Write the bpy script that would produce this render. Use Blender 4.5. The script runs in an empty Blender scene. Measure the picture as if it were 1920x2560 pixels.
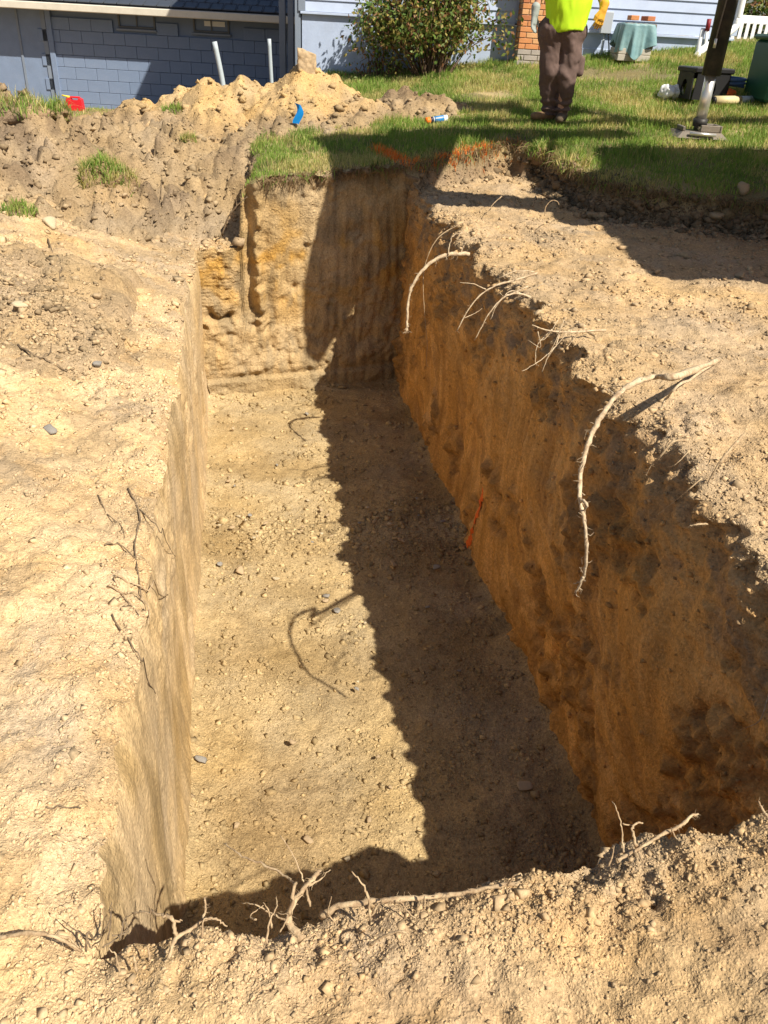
import bpy, math, random
import numpy as np
from mathutils import Vector, Matrix
random.seed(7)
RNG = np.random.default_rng(11)
scene = bpy.context.scene
COL = scene.collection

# ------------------------------------------------------------------ camera, sky, sun, exposure
PITCH, ROLL, CAMZ = math.radians(31.5), math.radians(3.3), 1.6
cam = bpy.data.cameras.new('camera'); cam_o = bpy.data.objects.new('camera', cam); COL.objects.link(cam_o)
cam.sensor_fit = 'VERTICAL'; cam.sensor_height = 36.0; cam.lens = 36.0 * 2000 / 2560
cam.clip_start = 0.05; cam.clip_end = 500
cam_o.matrix_world = (Matrix.Translation((0, 0, CAMZ)) @ Matrix.Rotation(math.pi / 2 - PITCH, 4, 'X')
                      @ Matrix.Rotation(ROLL, 4, 'Z'))
scene.camera = cam_o
SUN = Vector((-0.63, 0.58, -1.0)).normalized()          # direction the light travels
world = bpy.data.worlds.new('World'); scene.world = world; world.use_nodes = True
wn = world.node_tree.nodes; wl = world.node_tree.links
sky = wn.new('ShaderNodeTexSky'); sky.sky_type = 'NISHITA'; sky.sun_disc = False
sky.sun_elevation = math.asin(-SUN.z); sky.sun_rotation = math.atan2(-SUN.x, -SUN.y)
sky.air_density = 1.0; sky.dust_density = 1.6; sky.ozone_density = 1.0
wl.new(sky.outputs[0], wn['Background'].inputs[0]); wn['Background'].inputs[1].default_value = 0.054
sl = bpy.data.lights.new('sun', 'SUN'); sl.energy = 5.0; sl.angle = math.radians(0.55); sl.color = (1.0, 0.92, 0.77)
so = bpy.data.objects.new('sun', sl); COL.objects.link(so); so.location = (20, -18, 30)
so.rotation_euler = SUN.to_track_quat('-Z', 'Y').to_euler()
vs = scene.view_settings; vs.view_transform = 'Standard'; vs.look = 'None'; vs.gamma = 1.0
vs.use_curve_mapping = False; vs.exposure = 0.67

# ------------------------------------------------------------------ numpy noise
_G2 = np.stack([np.cos(np.arange(256) * 2.399), np.sin(np.arange(256) * 2.399)], 1)
_g = RNG.normal(size=(256, 3)); _G3 = _g / np.linalg.norm(_g, axis=1, keepdims=True)
_PM = np.concatenate([RNG.permutation(256)] * 3)
def fade(t): return t * t * t * (t * (t * 6 - 15) + 10)
def hsh(i, j, k=0): return _PM[(_PM[(_PM[i & 255] + (j & 255)) & 511] + (k & 255)) & 511]
def n2(x, y, s=1.0, o=0):
    x = np.asarray(x, float) / s + o * 17.3; y = np.asarray(y, float) / s - o * 9.1
    i = np.floor(x).astype(int); j = np.floor(y).astype(int); fx = x - i; fy = y - j
    u, v = fade(fx), fade(fy); r = 0
    for a in (0, 1):
        for b in (0, 1):
            g = _G2[hsh(i + a, j + b, o)]
            r = r + (g[..., 0] * (fx - a) + g[..., 1] * (fy - b)) * (u if a else 1 - u) * (v if b else 1 - v)
    return r * 1.5
def n3(x, y, z, s=1.0, o=0):
    x = np.asarray(x, float) / s + o * 7.7; y = np.asarray(y, float) / s; z = np.asarray(z, float) / s - o * 3.3
    i = np.floor(x).astype(int); j = np.floor(y).astype(int); k = np.floor(z).astype(int)
    fx, fy, fz = x - i, y - j, z - k; u, v, w = fade(fx), fade(fy), fade(fz); r = 0
    for a in (0, 1):
        for b in (0, 1):
            for c in (0, 1):
                g = _G3[hsh(i + a, j + b, k + c)]
                r = r + ((g[..., 0] * (fx - a) + g[..., 1] * (fy - b) + g[..., 2] * (fz - c))
                         * (u if a else 1 - u) * (v if b else 1 - v) * (w if c else 1 - w))
    return r * 1.5
def fbm2(x, y, s, oc=4, o=0, g=0.5):
    r = 0; a = 1.0
    for q in range(oc): r = r + a * n2(x, y, s / 2 ** q, o + q); a *= g
    return r
def fbm3(x, y, z, s, oc=3, o=0, g=0.5):
    r = 0; a = 1.0
    for q in range(oc): r = r + a * n3(x, y, z, s / 2 ** q, o + q); a *= g
    return r
def lumps(x, y, s, o=0, p=2.5, cov=1.0):
    """rounded clods of random height, about s across"""
    x = np.asarray(x, float) / s; y = np.asarray(y, float) / s
    i = np.floor(x).astype(int); j = np.floor(y).astype(int); r = np.zeros_like(x)
    for a in (-1, 0, 1):
        for b in (-1, 0, 1):
            h = hsh(i + a, j + b, o); h2 = _PM[h + 37]; h3 = _PM[h2 + 91]
            d2 = (x - i - a - h / 255) ** 2 + (y - j - b - h2 / 255) ** 2
            q = (h3 / 255) ** p * (h3 / 255 > 1 - cov)
            r = np.maximum(r, q * np.sqrt(np.clip(1 - d2 / 0.42, 0, 1)))
    return r
def sst(a, b, x):
    t = np.clip((np.asarray(x, float) - a) / (b - a), 0, 1); return t * t * (3 - 2 * t)
def lerp(a, b, t): return a + (b - a) * t

# ------------------------------------------------------------------ mesh helpers
def link(o, parent=None):
    COL.objects.link(o)
    if parent is not None: o.parent = parent
    return o
def mk(name, V, F, mat=None, parent=None, smooth=True, col=None):
    """V (n,3) array, F (m,k) index array or list of arrays; col (n,3) point colour"""
    me = bpy.data.meshes.new(name)
    V = np.asarray(V, dtype=np.float32)
    if isinstance(F, np.ndarray): F = [F]
    F = [np.asarray(f, dtype=np.int32) for f in F if len(f)]
    me.vertices.add(len(V)); me.vertices.foreach_set('co', V.ravel())
    nl = sum(f.size for f in F); npoly = sum(len(f) for f in F)
    me.loops.add(nl); me.loops.foreach_set('vertex_index', np.concatenate([f.ravel() for f in F]))
    me.polygons.add(npoly)
    tot = np.concatenate([np.full(len(f), f.shape[1], np.int32) for f in F])
    st = np.concatenate([[0], np.cumsum(tot)[:-1]]).astype(np.int32)
    me.polygons.foreach_set('loop_start', st)
    if smooth: me.polygons.foreach_set('use_smooth', np.ones(npoly, bool))
    me.update(calc_edges=True)
    if col is not None:
        a = me.attributes.new('tint', 'FLOAT_COLOR', 'POINT')
        c = np.ones((len(V), 4), np.float32); c[:, :3] = col; a.data.foreach_set('color', c.ravel())
    if mat is not None: me.materials.append(mat)
    return link(bpy.data.objects.new(name, me), parent)
class B:
    """collects simple shapes into one mesh"""
    def __init__(s): s.v = []; s.f = []; s.n = 0
    def add(s, V, F):
        V = np.asarray(V, float); s.v.append(V)
        for f in F: s.f.append([i + s.n for i in f])
        s.n += len(V); return s
    def box(s, lo, hi, bev=0.0, M=None):
        lo = np.array(lo, float); hi = np.array(hi, float); c = (lo + hi) / 2; h = (hi - lo) / 2
        b = min(bev, h.min() * 0.9)
        if b <= 0:
            P = np.array([[x, y, z] for x in (-1, 1) for y in (-1, 1) for z in (-1, 1)], float) * h
            F = [(0, 1, 3, 2), (4, 6, 7, 5), (0, 4, 5, 1), (2, 3, 7, 6), (0, 2, 6, 4), (1, 5, 7, 3)]
        else:
            P = []; idx = {}
            for sx in (-1, 1):
                for sy in (-1, 1):
                    for sz in (-1, 1):
                        sg = np.array([sx, sy, sz])
                        for ax in range(3):
                            q = sg * (h - b); q[ax] = sg[ax] * h[ax]; idx[(sx, sy, sz, ax)] = len(P); P.append(q)
            P = np.array(P); F = []
            for ax in range(3):
                o1, o2 = [k for k in range(3) if k != ax]
                for sg in (-1, 1):
                    q = []
                    for (p, r) in ((-1, -1), (1, -1), (1, 1), (-1, 1)):
                        k = [0, 0, 0]; k[ax] = sg; k[o1] = p; k[o2] = r; q.append(idx[(*k, ax)])
                    if (sg > 0) != (ax != 1): q = q[::-1]
                    F.append(q)
                for p in (-1, 1):
                    for r in (-1, 1):
                        k1 = [0, 0, 0]; k1[o1] = p; k1[o2] = r; k1[ax] = -1; k2 = list(k1); k2[ax] = 1
                        F.append([idx[(*k1, o1)], idx[(*k2, o1)], idx[(*k2, o2)], idx[(*k1, o2)]])
            for sx in (-1, 1):
                for sy in (-1, 1):
                    for sz in (-1, 1): F.append([idx[(sx, sy, sz, a)] for a in range(3)])
        P = P + c
        if M is not None: P = np.array([list(M @ Vector(p)) for p in P])
        return s.add(P, F)
    def tube(s, pts, rad, n=8, cap=True, jit=0.0, seed=0):
        pts = np.asarray(pts, float); m = len(pts); rad = np.broadcast_to(np.asarray(rad, float), (m,))
        r = np.random.default_rng(seed)
        T = np.gradient(pts, axis=0); T /= np.linalg.norm(T, axis=1, keepdims=True) + 1e-9
        up = np.array([0, 0, 1.0]) if abs(T[0, 2]) < 0.9 else np.array([1.0, 0, 0])
        N = np.cross(T[0], up); N /= np.linalg.norm(N); P = []
        for k in range(m):
            N = N - T[k] * (N @ T[k]); N /= np.linalg.norm(N) + 1e-9; Bn = np.cross(T[k], N)
            for q in range(n):
                a = 2 * math.pi * q / n; rr = rad[k] * (1 + jit * r.normal())
                P.append(pts[k] + rr * (math.cos(a) * N + math.sin(a) * Bn))
        F = [(k * n + q, k * n + (q + 1) % n, (k + 1) * n + (q + 1) % n, (k + 1) * n + q) for k in range(m - 1) for q in range(n)]
        if cap: F += [list(range(n))[::-1], [(m - 1) * n + q for q in range(n)]]
        return s.add(P, F)
    def prism(s, poly, y0, y1):
        """poly in (x,z), extruded along y"""
        n = len(poly); P = [(x, y0, z) for x, z in poly] + [(x, y1, z) for x, z in poly]
        F = [[i, (i + 1) % n, n + (i + 1) % n, n + i] for i in range(n)] + [list(range(n))[::-1], list(range(n, 2 * n))]
        return s.add(P, F)
    def build(s, name, mat, parent=None, smooth=False):
        me = bpy.data.meshes.new(name); me.from_pydata(np.concatenate(s.v).tolist(), [], s.f); me.update()
        import bmesh
        bm = bmesh.new(); bm.from_mesh(me); bmesh.ops.recalc_face_normals(bm, faces=bm.faces); bm.to_mesh(me); bm.free()
        if smooth:
            me.polygons.foreach_set('use_smooth', np.ones(len(me.polygons), bool))
        me.materials.append(mat)
        return link(bpy.data.objects.new(name, me), parent)
def inst(src, name, loc, rot=(0, 0, 0), sc=(1, 1, 1), parent=None):
    o = bpy.data.objects.new(name, src.data); o.location = loc; o.rotation_euler = rot; o.scale = sc
    return link(o, parent)
def tag(o, label=None, cat=None, group=None, kind=None):
    if label: o['label'] = label
    if cat: o['category'] = cat
    if group: o['group'] = group
    if kind: o['kind'] = kind
    return o
def thing(name, loc, label, cat, group=None, rz=0.0):
    o = bpy.data.objects.new(name, None); o.location = loc; o.rotation_euler = (0, 0, rz); o.empty_display_size = 0.1
    return tag(link(o), label, cat, group)
def snet(fn, lo, hi, h):
    """surface nets over a signed distance function"""
    lo = np.array(lo, float); hi = np.array(hi, float); n = np.ceil((hi - lo) / h).astype(int) + 1
    ax = [lo[k] + h * np.arange(n[k]) for k in range(3)]
    X, Y, Z = np.meshgrid(*ax, indexing='ij'); D = fn(X, Y, Z); S = D < 0
    cn = tuple(n - 1); acc = np.zeros(cn + (3,)); cnt = np.zeros(cn)
    off = [(a, b, c) for a in (0, 1) for b in (0, 1) for c in (0, 1)]
    sl_ = lambda o: tuple(slice(o[k], o[k] + cn[k]) for k in range(3))
    for a in off:
        for k in range(3):
            if a[k]: continue
            b = list(a); b[k] = 1; d0, d1 = D[sl_(a)], D[sl_(b)]; m = (d0 < 0) != (d1 < 0)
            t = np.where(m, d0 / np.where(m, d0 - d1, 1), 0)
            p = np.zeros(cn + (3,)); p += np.array(a, float); p[..., k] = t
            acc += p * m[..., None]; cnt += m
    act = cnt > 0; ids = -np.ones(cn, int); ids[act] = np.arange(act.sum())
    I = np.argwhere(act); V = lo + h * (I + acc[act] / cnt[act][:, None]); F = []
    for k in range(3):
        p, q = [(1, 2), (2, 0), (0, 1)][k]
        e = [slice(1, -1)] * 3; e[k] = slice(0, -1); e2 = list(e); e2[k] = slice(1, None)
        m = S[tuple(e)] != S[tuple(e2)]; fl = S[tuple(e)][m]
        I = np.argwhere(m); I[:, [j for j in range(3) if j != k]] += 1
        def cell(dp, dq):
            J = I.copy(); J[:, p] -= dp; J[:, q] -= dq; return ids[J[:, 0], J[:, 1], J[:, 2]]
        Q = np.stack([cell(1, 1), cell(0, 1), cell(0, 0), cell(1, 0)], 1)
        Q[~fl] = Q[~fl][:, ::-1]; F.append(Q)
    return V, np.concatenate(F)
def cap(X, Y, Z, a, b, ra, rb):
    a = np.array(a, float); b = np.array(b, float); d = b - a
    t = np.clip(((X - a[0]) * d[0] + (Y - a[1]) * d[1] + (Z - a[2]) * d[2]) / (d @ d + 1e-9), 0, 1)
    return np.sqrt((X - a[0] - t * d[0]) ** 2 + (Y - a[1] - t * d[1]) ** 2 + (Z - a[2] - t * d[2]) ** 2) - (ra + (rb - ra) * t)
def smin(a, b, k):
    h = np.clip(0.5 + 0.5 * (b - a) / k, 0, 1); return b * (1 - h) + a * h - k * h * (1 - h)
def catmull(P, n=6):
    P = np.asarray(P, float); Q = np.vstack([2 * P[0] - P[1], P, 2 * P[-1] - P[-2]]); R = []
    for i in range(1, len(Q) - 2):
        for t in np.linspace(0, 1, n, endpoint=False):
            R.append(0.5 * ((2 * Q[i]) + (Q[i + 1] - Q[i - 1]) * t + (2 * Q[i - 1] - 5 * Q[i] + 4 * Q[i + 1] - Q[i + 2]) * t * t
                            + (-Q[i - 1] + 3 * Q[i] - 3 * Q[i + 1] + Q[i + 2]) * t ** 3))
    R.append(P[-1]); return np.array(R)
_cp, _sp, _cr, _sr = math.cos(PITCH), math.sin(PITCH), math.cos(ROLL), math.sin(ROLL)
def at(px, py, Y):
    """world point seen at photo pixel (px,py) standing Y metres ahead"""
    u, v = (px - 960) / 2000, (1280 - py) / 2000; u, v = u * _cr - v * _sr, u * _sr + v * _cr
    d = np.array([u, _cp + v * _sp, -_sp + v * _cp]); return np.array([0, 0, CAMZ]) + d * (Y / d[1])

# ------------------------------------------------------------------ materials
class N:
    def __init__(s, name, rough=0.8, spec=0.3):
        s.m = bpy.data.materials.new(name); s.m.use_nodes = True; s.t = s.m.node_tree
        s.b = s.t.nodes['Principled BSDF']; s.b.inputs['Roughness'].default_value = rough
        s.b.inputs['Specular IOR Level'].default_value = spec
    def node(s, ty, **kw):
        n = s.t.nodes.new(ty)
        for k, v in kw.items(): setattr(n, k, v)
        return n
    def L(s, a, b): s.t.links.new(a, b); return s
    def co(s, scale=(1, 1, 1), obj=True):
        tc = s.node('ShaderNodeTexCoord') if obj else s.node('ShaderNodeNewGeometry')
        mp = s.node('ShaderNodeMapping'); mp.inputs['Scale'].default_value = scale
        s.L(tc.outputs['Object' if obj else 'Position'], mp.inputs[0]); return mp.outputs[0]
    def noise(s, sc, det=4, rough=0.6, vec=None, dist=0.0):
        n = s.node('ShaderNodeTexNoise'); n.inputs['Scale'].default_value = sc; n.inputs['Detail'].default_value = det
        n.inputs['Roughness'].default_value = rough; n.inputs['Distortion'].default_value = dist
        if vec is None: vec = s.co()
        s.L(vec, n.inputs[0]); return n.outputs[0]
    def voro(s, sc, vec=None, feat='F1', out='Distance'):
        n = s.node('ShaderNodeTexVoronoi', feature=feat); n.inputs['Scale'].default_value = sc
        if vec is None: vec = s.co()
        s.L(vec, n.inputs['Vector']); return n.outputs[out]
    def ramp(s, f, stops):
        r = s.node('ShaderNodeValToRGB'); e = r.color_ramp.elements
        while len(e) < len(stops): e.new(0.5)
        for q, (p, c) in zip(e, stops):
            q.position = p; q.color = (*c, 1) if not np.isscalar(c) else (c, c, c, 1)
        s.L(f, r.inputs[0]); return r.outputs[0]
    def mix(s, a, b, fac=0.5, mode='MIX'):
        n = s.node('ShaderNodeMix', data_type='RGBA', blend_type=mode)
        for v, i in ((fac, 0), (a, 6), (b, 7)):
            if hasattr(v, 'links'): s.L(v, n.inputs[i])
            elif np.isscalar(v): n.inputs[i].default_value = v if i == 0 else (v, v, v, 1)
            else: n.inputs[i].default_value = (*v, 1)
        return n.outputs[2]
    def math(s, op, a, b=0.0):
        n = s.node('ShaderNodeMath', operation=op)
        for v, i in ((a, 0), (b, 1)):
            if hasattr(v, 'links'): s.L(v, n.inputs[i])
            else: n.inputs[i].default_value = v
        return n.outputs[0]
    def attr(s, name='tint'):
        n = s.node('ShaderNodeAttribute'); n.attribute_name = name; return n.outputs['Color']
    def col(s, c):
        if hasattr(c, 'links'): s.L(c, s.b.inputs['Base Color'])
        else: s.b.inputs['Base Color'].default_value = (*c, 1)
        return s
    def bump(s, h, strength=0.5, dist=0.01):
        n = s.node('ShaderNodeBump'); n.inputs['Strength'].default_value = strength; n.inputs['Distance'].default_value = dist
        s.L(h, n.inputs['Height'])
        if s.b.inputs['Normal'].links: s.L(s.b.inputs['Normal'].links[0].from_socket, n.inputs['Normal'])
        s.L(n.outputs[0], s.b.inputs['Normal']); return s

def soil_mat(name, bumps=((14, 0.010, 0.5),), crumb=(55, 150), crumb_d=(0.006, 0.005), speck=0.3, streak=None, sk=0.8):
    n = N(name, 0.95, 0.12); co = n.co()
    base = n.attr()
    v1 = n.ramp(n.noise(3.1, 4, 0.62, co), [(0.3, 0.80), (0.7, 1.16)])
    nf = n.noise(55, 3, 0.75, co)
    v2 = n.ramp(nf, [(0.28, 0.68), (0.72, 1.25)])
    c = n.mix(n.mix(base, v1, 1.0, 'MULTIPLY'), v2, 1.0, 'MULTIPLY')
    hue = n.ramp(n.noise(1.7, 2, 0.6, co), [(0.35, (1.05, 1.0, 0.90)), (0.65, (0.98, 1.0, 1.08))])
    c = n.mix(c, hue, 1.0, 'MULTIPLY'); hs = [(nf, 0.007)]
    for k, (sc, d) in enumerate(zip(crumb, crumb_d)):
        vn = n.node('ShaderNodeTexVoronoi'); vn.inputs['Scale'].default_value = sc; vn.inputs['Randomness'].default_value = 1.0
        wv = n.node('ShaderNodeVectorMath', operation='ADD'); n.L(co, wv.inputs[0])
        if k == 0: nw = n.noise(20, 2, 0.5, co); n.L(n.mix((0, 0, 0), nw, 0.03), wv.inputs[1])
        n.L(wv.outputs[0], vn.inputs['Vector'])
        # every crumb gets its own height, so some stand proud and cast shade
        ht = n.math('MULTIPLY', n.math('SUBTRACT', 1.0, n.math('MULTIPLY', vn.outputs['Distance'], 1.2)), n.math('POWER', n.ramp(vn.outputs['Color'], [(0, 0.0), (1, 1.0)]), 1.6))
        hs.append((ht, d))
        if k == 1 and speck: c = n.mix(c, n.ramp(vn.outputs['Color'], [(0.0, 0.74), (1.0, 1.26)]), min(1, speck * 2), 'MULTIPLY')
    if streak:
        sn = n.noise(1.3, 4, 0.65, n.co(streak), 0.5)
        c = n.mix(c, n.ramp(sn, [(0.32, 0.70), (0.62, 1.12)]), sk, 'MULTIPLY'); hs.append((sn, 0.02 * sk))
    n.col(c)
    for sc, d, st in bumps: hs.append((n.noise(sc, 3, 0.65, co), d * st * 1.3))
    tot = None
    for h, d in hs:
        q = n.math('MULTIPLY', h, d * 100); tot = q if tot is None else n.math('ADD', tot, q)
    n.bump(tot, 1.0, 0.01)
    return n.m
def paint(name, c, rough=0.5, var=0.12, bsc=0, bd=0.002, dirt=0.0, spec=0.3):
    n = N(name, rough, spec)
    k = n.ramp(n.noise(5, 5, 0.6), [(0.3, 1 - var), (0.7, 1 + var)])
    k2 = n.ramp(n.noise(45, 4, 0.6), [(0.3, 1 - var * 0.5), (0.7, 1 + var * 0.5)])
    x = n.mix(n.mix(c, k, 1.0, 'MULTIPLY'), k2, 1.0, 'MULTIPLY')
    if dirt: x = n.mix(x, (0.22, 0.17, 0.11), n.math('MULTIPLY', n.ramp(n.noise(3.5, 6, 0.7), [(0.5, 0.0), (0.72, 1.0)]), dirt))
    n.col(x)
    if bsc: n.bump(n.noise(bsc, 5, 0.6), 0.6, bd)
    return n.m
M = {}
M['ground'] = soil_mat('loose_soil')
M['floor'] = soil_mat('pit_floor_soil', bumps=((18, 0.008, 0.5),), crumb=(65, 150), crumb_d=(0.006, 0.006), speck=0.45)
M['wall_r'] = soil_mat('clay_wall', bumps=((16, 0.022, 0.7),), crumb=(30, 85), crumb_d=(0.006, 0.005), speck=0.12)
M['wall_l'] = soil_mat('smeared_wall', bumps=((30, 0.005, 0.6),), crumb=(80,), crumb_d=(0.002,), speck=0, streak=(3.0, 6.0, 1.6), sk=0.3)
M['wall_b'] = soil_mat('grooved_wall', bumps=((20, 0.015, 0.8),), crumb=(40, 95), crumb_d=(0.008, 0.005), speck=0.2, streak=(16.0, 4.0, 1.6), sk=0.35)
n = N('soil_crumb', 0.95, 0.1); n.col(n.mix(n.attr(), n.ramp(n.noise(70, 2, 0.7), [(0.3, 0.75), (0.7, 1.2)]), 1.0, 'MULTIPLY')); M['crumb'] = n.m

# ------------------------------------------------------------------ terrain functions
CA, SA = 0.98179, 0.18997                       # the pit runs 11 degrees off the view direction
FZ, UL, UR, VN, VB = -1.75, -0.39, 1.62, 1.10, 7.76
def uv2xy(u, v): return CA * u - SA * v, SA * u + CA * v
def xy2uv(x, y): return CA * x + SA * y, -SA * x + CA * y
def lawn_h(x, y):
    y = np.minimum(y, 13.4); x = np.minimum(x, 5.0)
    return 0.42 + 0.05 * x + 0.12 * (y - 8) + 0.06 * x * np.clip((y - 9) / 4, 0, 1.2)
LAWN = np.array([(-1.42, 6.9), (-0.1, 7.4), (0.05, 8.30), (0.19, 8.42), (0.47, 8.63), (0.8, 8.90), (1.13, 9.20), (1.27, 9.0), (1.40, 9.02),
                 (1.50, 8.5), (1.65, 8.02), (1.77, 7.77), (2.08, 7.56), (2.4, 7.45), (2.7, 7.32), (3.07, 7.2), (3.7, 6.9),
                 (4.4, 5.8), (5.2, 3.0), (5.6, -6), (80, -6), (80, 80), (-1.8, 80), (-1.8, 14), (-2.6, 11.5), (-2.2, 9.9), (-1.62, 9.2), (-1.46, 8.5)])
def poly_sd(x, y, P):
    x = np.asarray(x, float); d = np.full(x.shape, 1e9); ins = np.zeros(x.shape, bool)
    for k in range(len(P)):
        ax, ay = P[k - 1]; bx, by = P[k]; ex, ey = bx - ax, by - ay
        t = np.clip(((x - ax) * ex + (y - ay) * ey) / (ex * ex + ey * ey), 0, 1)
        d = np.minimum(d, (x - ax - t * ex) ** 2 + (y - ay - t * ey) ** 2)
        c = (ay > y) != (by > y); ins ^= c & (x < ex * (y - ay) / (ey if abs(ey) > 1e-9 else 1e-9) + ax)
    return np.where(ins, 1, -1) * np.sqrt(d)
_LS = {}
def lawn_sd(x, y):
    x = np.asarray(x, float); y = np.asarray(y, float); k = (x.size, float(x.ravel()[0]), float(x.ravel()[-1]), float(x.ravel()[x.size // 2]), float(y.ravel()[0]), float(y.ravel()[-1])) if x.size else 0
    if k in _LS: return _LS[k]
    if len(_LS) > 3: _LS.clear()
    _LS[k] = _lawn_sd(x, y); return _LS[k]
def _lawn_sd(x, y):
    return poly_sd(x, y, LAWN) + 0.05 * fbm2(x, y, 0.35, 3, 3) + 0.02 * n2(x, y, 0.06, 5)
def H_base(u, v):
    """large shape of the ground; returns height and lawn mask"""
    x, y = uv2xy(u, v)
    d = np.clip(UL - u, 0, 8)
    left = -0.30 + 0.11 * np.clip(d, 0, 3) + 0.02 * np.sin(v * 1.3)
    rise = sst(7.9, 9.7, v + 0.25 * d * sst(0, 1.5, d)); left = left + (0.10 + 0.62 * np.exp(-((u + 0.5) / 1.9) ** 2)) * rise
    left = lerp(left, -0.1 + 0 * x, sst(11.0, 13.5, y))
    left = left + 0.28 * np.exp(-((x + 3.6) / 1.3) ** 2 - ((y - 6.2) / 1.9) ** 2) + 0.10 * np.exp(-((x + 2.9) / 0.9) ** 2 - ((y - 4.2) / 0.9) ** 2)
    right = 0.20 - 0.02 * np.clip(u - UR - 0.4, 0, 2) + 0.10 * sst(7.9, 9.2, y) * sst(1.9, 1.2, x) + 0.02 * n2(x, y, 1.1, 8)
    w = sst(UL - 0.1, UR + 0.1, u)
    near = lerp(-0.265 + 0.05 * d, 0.05 + 0.03 * (u - UR), w)
    near = near + 0.05 * np.exp(-((u - 1.25) / 0.35) ** 2 - ((v - 0.95) / 0.2) ** 2) + 0.02 * np.exp(-((u - 0.52) / 0.16) ** 2 - ((v - 1.04) / 0.10) ** 2)
    near = near + 0.03 * np.exp(-((u + 0.05) / 0.12) ** 2 - ((v - 1.03) / 0.10) ** 2) - 0.03 * np.exp(-((u - 0.78) / 0.10) ** 2 - ((v - 1.08) / 0.1) ** 2)
    side = np.where(u < 0.5, left, right)
    side = np.where(v > 5, np.where(u < 0.12, left, right), side)
    h = lerp(side, near, sst(3.0, VN, v)); h = np.where(v <= VN + 1e-6, near, h)
    sd = lawn_sd(x, y); m = sst(-0.07, 0.035, sd)
    lw = lawn_h(x, y) + 0.025 * fbm2(x, y, 0.9, 3, 21) - 0.05 * np.exp(-(sd / 0.12) ** 2)
    lw = lerp(lw, -0.1 + 0 * x, sst(-1.3, -2.2, x) * sst(9.0, 11.5, y))
    h = lerp(h, np.maximum(lw, h), m)
    return h, m * (sd > -0.02)
def rim_dist(u, v):
    du = np.maximum(np.maximum(UL - u, u - UR), 0); dv = np.maximum(np.maximum(VN - v, v - VB - 0.19 * (u - UL)), 0)
    return np.hypot(du, dv)
def H_full(u, v):
    h, m = H_base(u, v); x, y = uv2xy(u, v); d = rim_dist(u, v); far = sst(14, 9, y)
    nearz = sst(2.2, 0.9, v); leftz = sst(UL + 0.1, UL - 0.3, u)
    rough = lerp(1.0, 0.25, m) * far
    h = h + rough * (0.028 * fbm2(x, y, 0.45, 4, 1) + 0.012 * fbm2(x, y, 0.09, 3, 2))
    cl = 0.015 * lumps(x, y, 0.075, 3) + 0.008 * lumps(x, y, 0.035, 4) + 0.006 * lumps(x, y, 0.017, 5, 1.5)
    patch = (0.35 + 0.9 * sst(-0.25, 0.45, fbm2(x, y, 0.7, 3, 12))) * (1 - 0.65 * nearz * sst(0.12, 0.3, d)) + 0.7 * np.exp(-d / 0.12)
    cloddy = sst(0.0, 1.5, UL - u) * sst(5.0, 8.0, v) * (1 - m)          # heavy clods at the foot of the spoil
    h = h + rough * cl * patch * (1 + 1.6 * cloddy) + cloddy * far * (0.09 * lumps(x, y, 0.30, 6) + 0.05 * np.abs(fbm2(x, y, 0.5, 3, 15)))
    sdl_ = lawn_sd(x, y); edge = np.exp(-((sdl_ + 0.05) / 0.10) ** 2) * (v > 5) * far
    h = h + edge * (0.07 * lumps(x, y, 0.16, 18, 1.2) * (1 - m) + 0.03 * fbm2(x, y, 0.12, 3, 19))
    # foreground: scraped ridges running down to the lip
    h = h + nearz * (v < VN + 0.2) * 0.012 * fbm2(u * 2.2 + v * 0.5, v * 0.6 - u * 0.3, 0.10, 3, 17)
    # small drying cracks
    h = h - ((0.004 + 0.010 * nearz * sst(0.1, 0.4, n2(x, y, 0.5, 35))) * sst(0.05, 0.0, np.abs(fbm2(x * 1.2, y * 0.6, 0.22, 3, 33)))) * far * (1 - m)
    # crumbling lip
    h = h - (1 - 0.6 * m) * 0.05 * np.exp(-d / 0.035) * (0.5 + 0.9 * np.clip(fbm2(x, y, 0.2, 2, 14) + 0.3, 0, 1)) * far
    return h, m

def seq(*segs):
    out = []
    for a, b, h in segs:
        n = max(1, int(round(abs(b - a) / h))); out += list(np.linspace(a, b, n, endpoint=False))
    return out
def grow(a, b, h0, h1):
    n = max(2, int(2 * abs(b - a) / (h0 + h1))); t = np.linspace(0, 1, n, endpoint=False)
    t = (h0 * t + (h1 - h0) * t * t / 2) / ((h0 + h1) / 2); return list(a + (b - a) * t)
NWL, NWR, NWN, NWB = 76, 120, 14, 130
uo = list(-np.array([60, 40, 25, 16, 11, 8, 6.6, 5.8, 5.2])) + grow(-1.6, -4.8, 0.014, 0.05)[::-1] + seq((-1.6, UL, 0.013))
ur = seq((UR, 2.7, 0.013)) + grow(2.7, 6.0, 0.016, 0.045) + [6.0, 6.6, 7.5, 9, 12, 17, 25, 40, 60]
ui = seq((UL, UR, 0.0155))[1:]
U = np.array(uo + [UL] * NWL + ui + [UR] * NWR + ur[1:])
FU = np.array([0.0] * len(uo) + list(np.linspace(0, 1, NWL)) + [1.0] * len(ui) + list(np.linspace(1, 0, NWR)) + [0.0] * (len(ur) - 1))
vo = [-30, -15, -8, -4, -2, -1.2, -0.6, -0.3, -0.1] + seq((0.05, VN, 0.008))
vi = grow(VN, VB, 0.012, 0.021)[1:]
vb = grow(VB, 11.0, 0.017, 0.04) + grow(11, 18, 0.06, 0.2) + [18, 20, 23, 28, 36, 50, 75]
V = np.array(vo + [VN] * NWN + vi + [VB] * NWB + vb[1:])
FV = np.array([0.0] * len(vo) + list(np.linspace(0, 1, NWN)) + [1.0] * len(vi) + list(np.linspace(1, 0, NWB)) + [0.0] * (len(vb) - 1))
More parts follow.
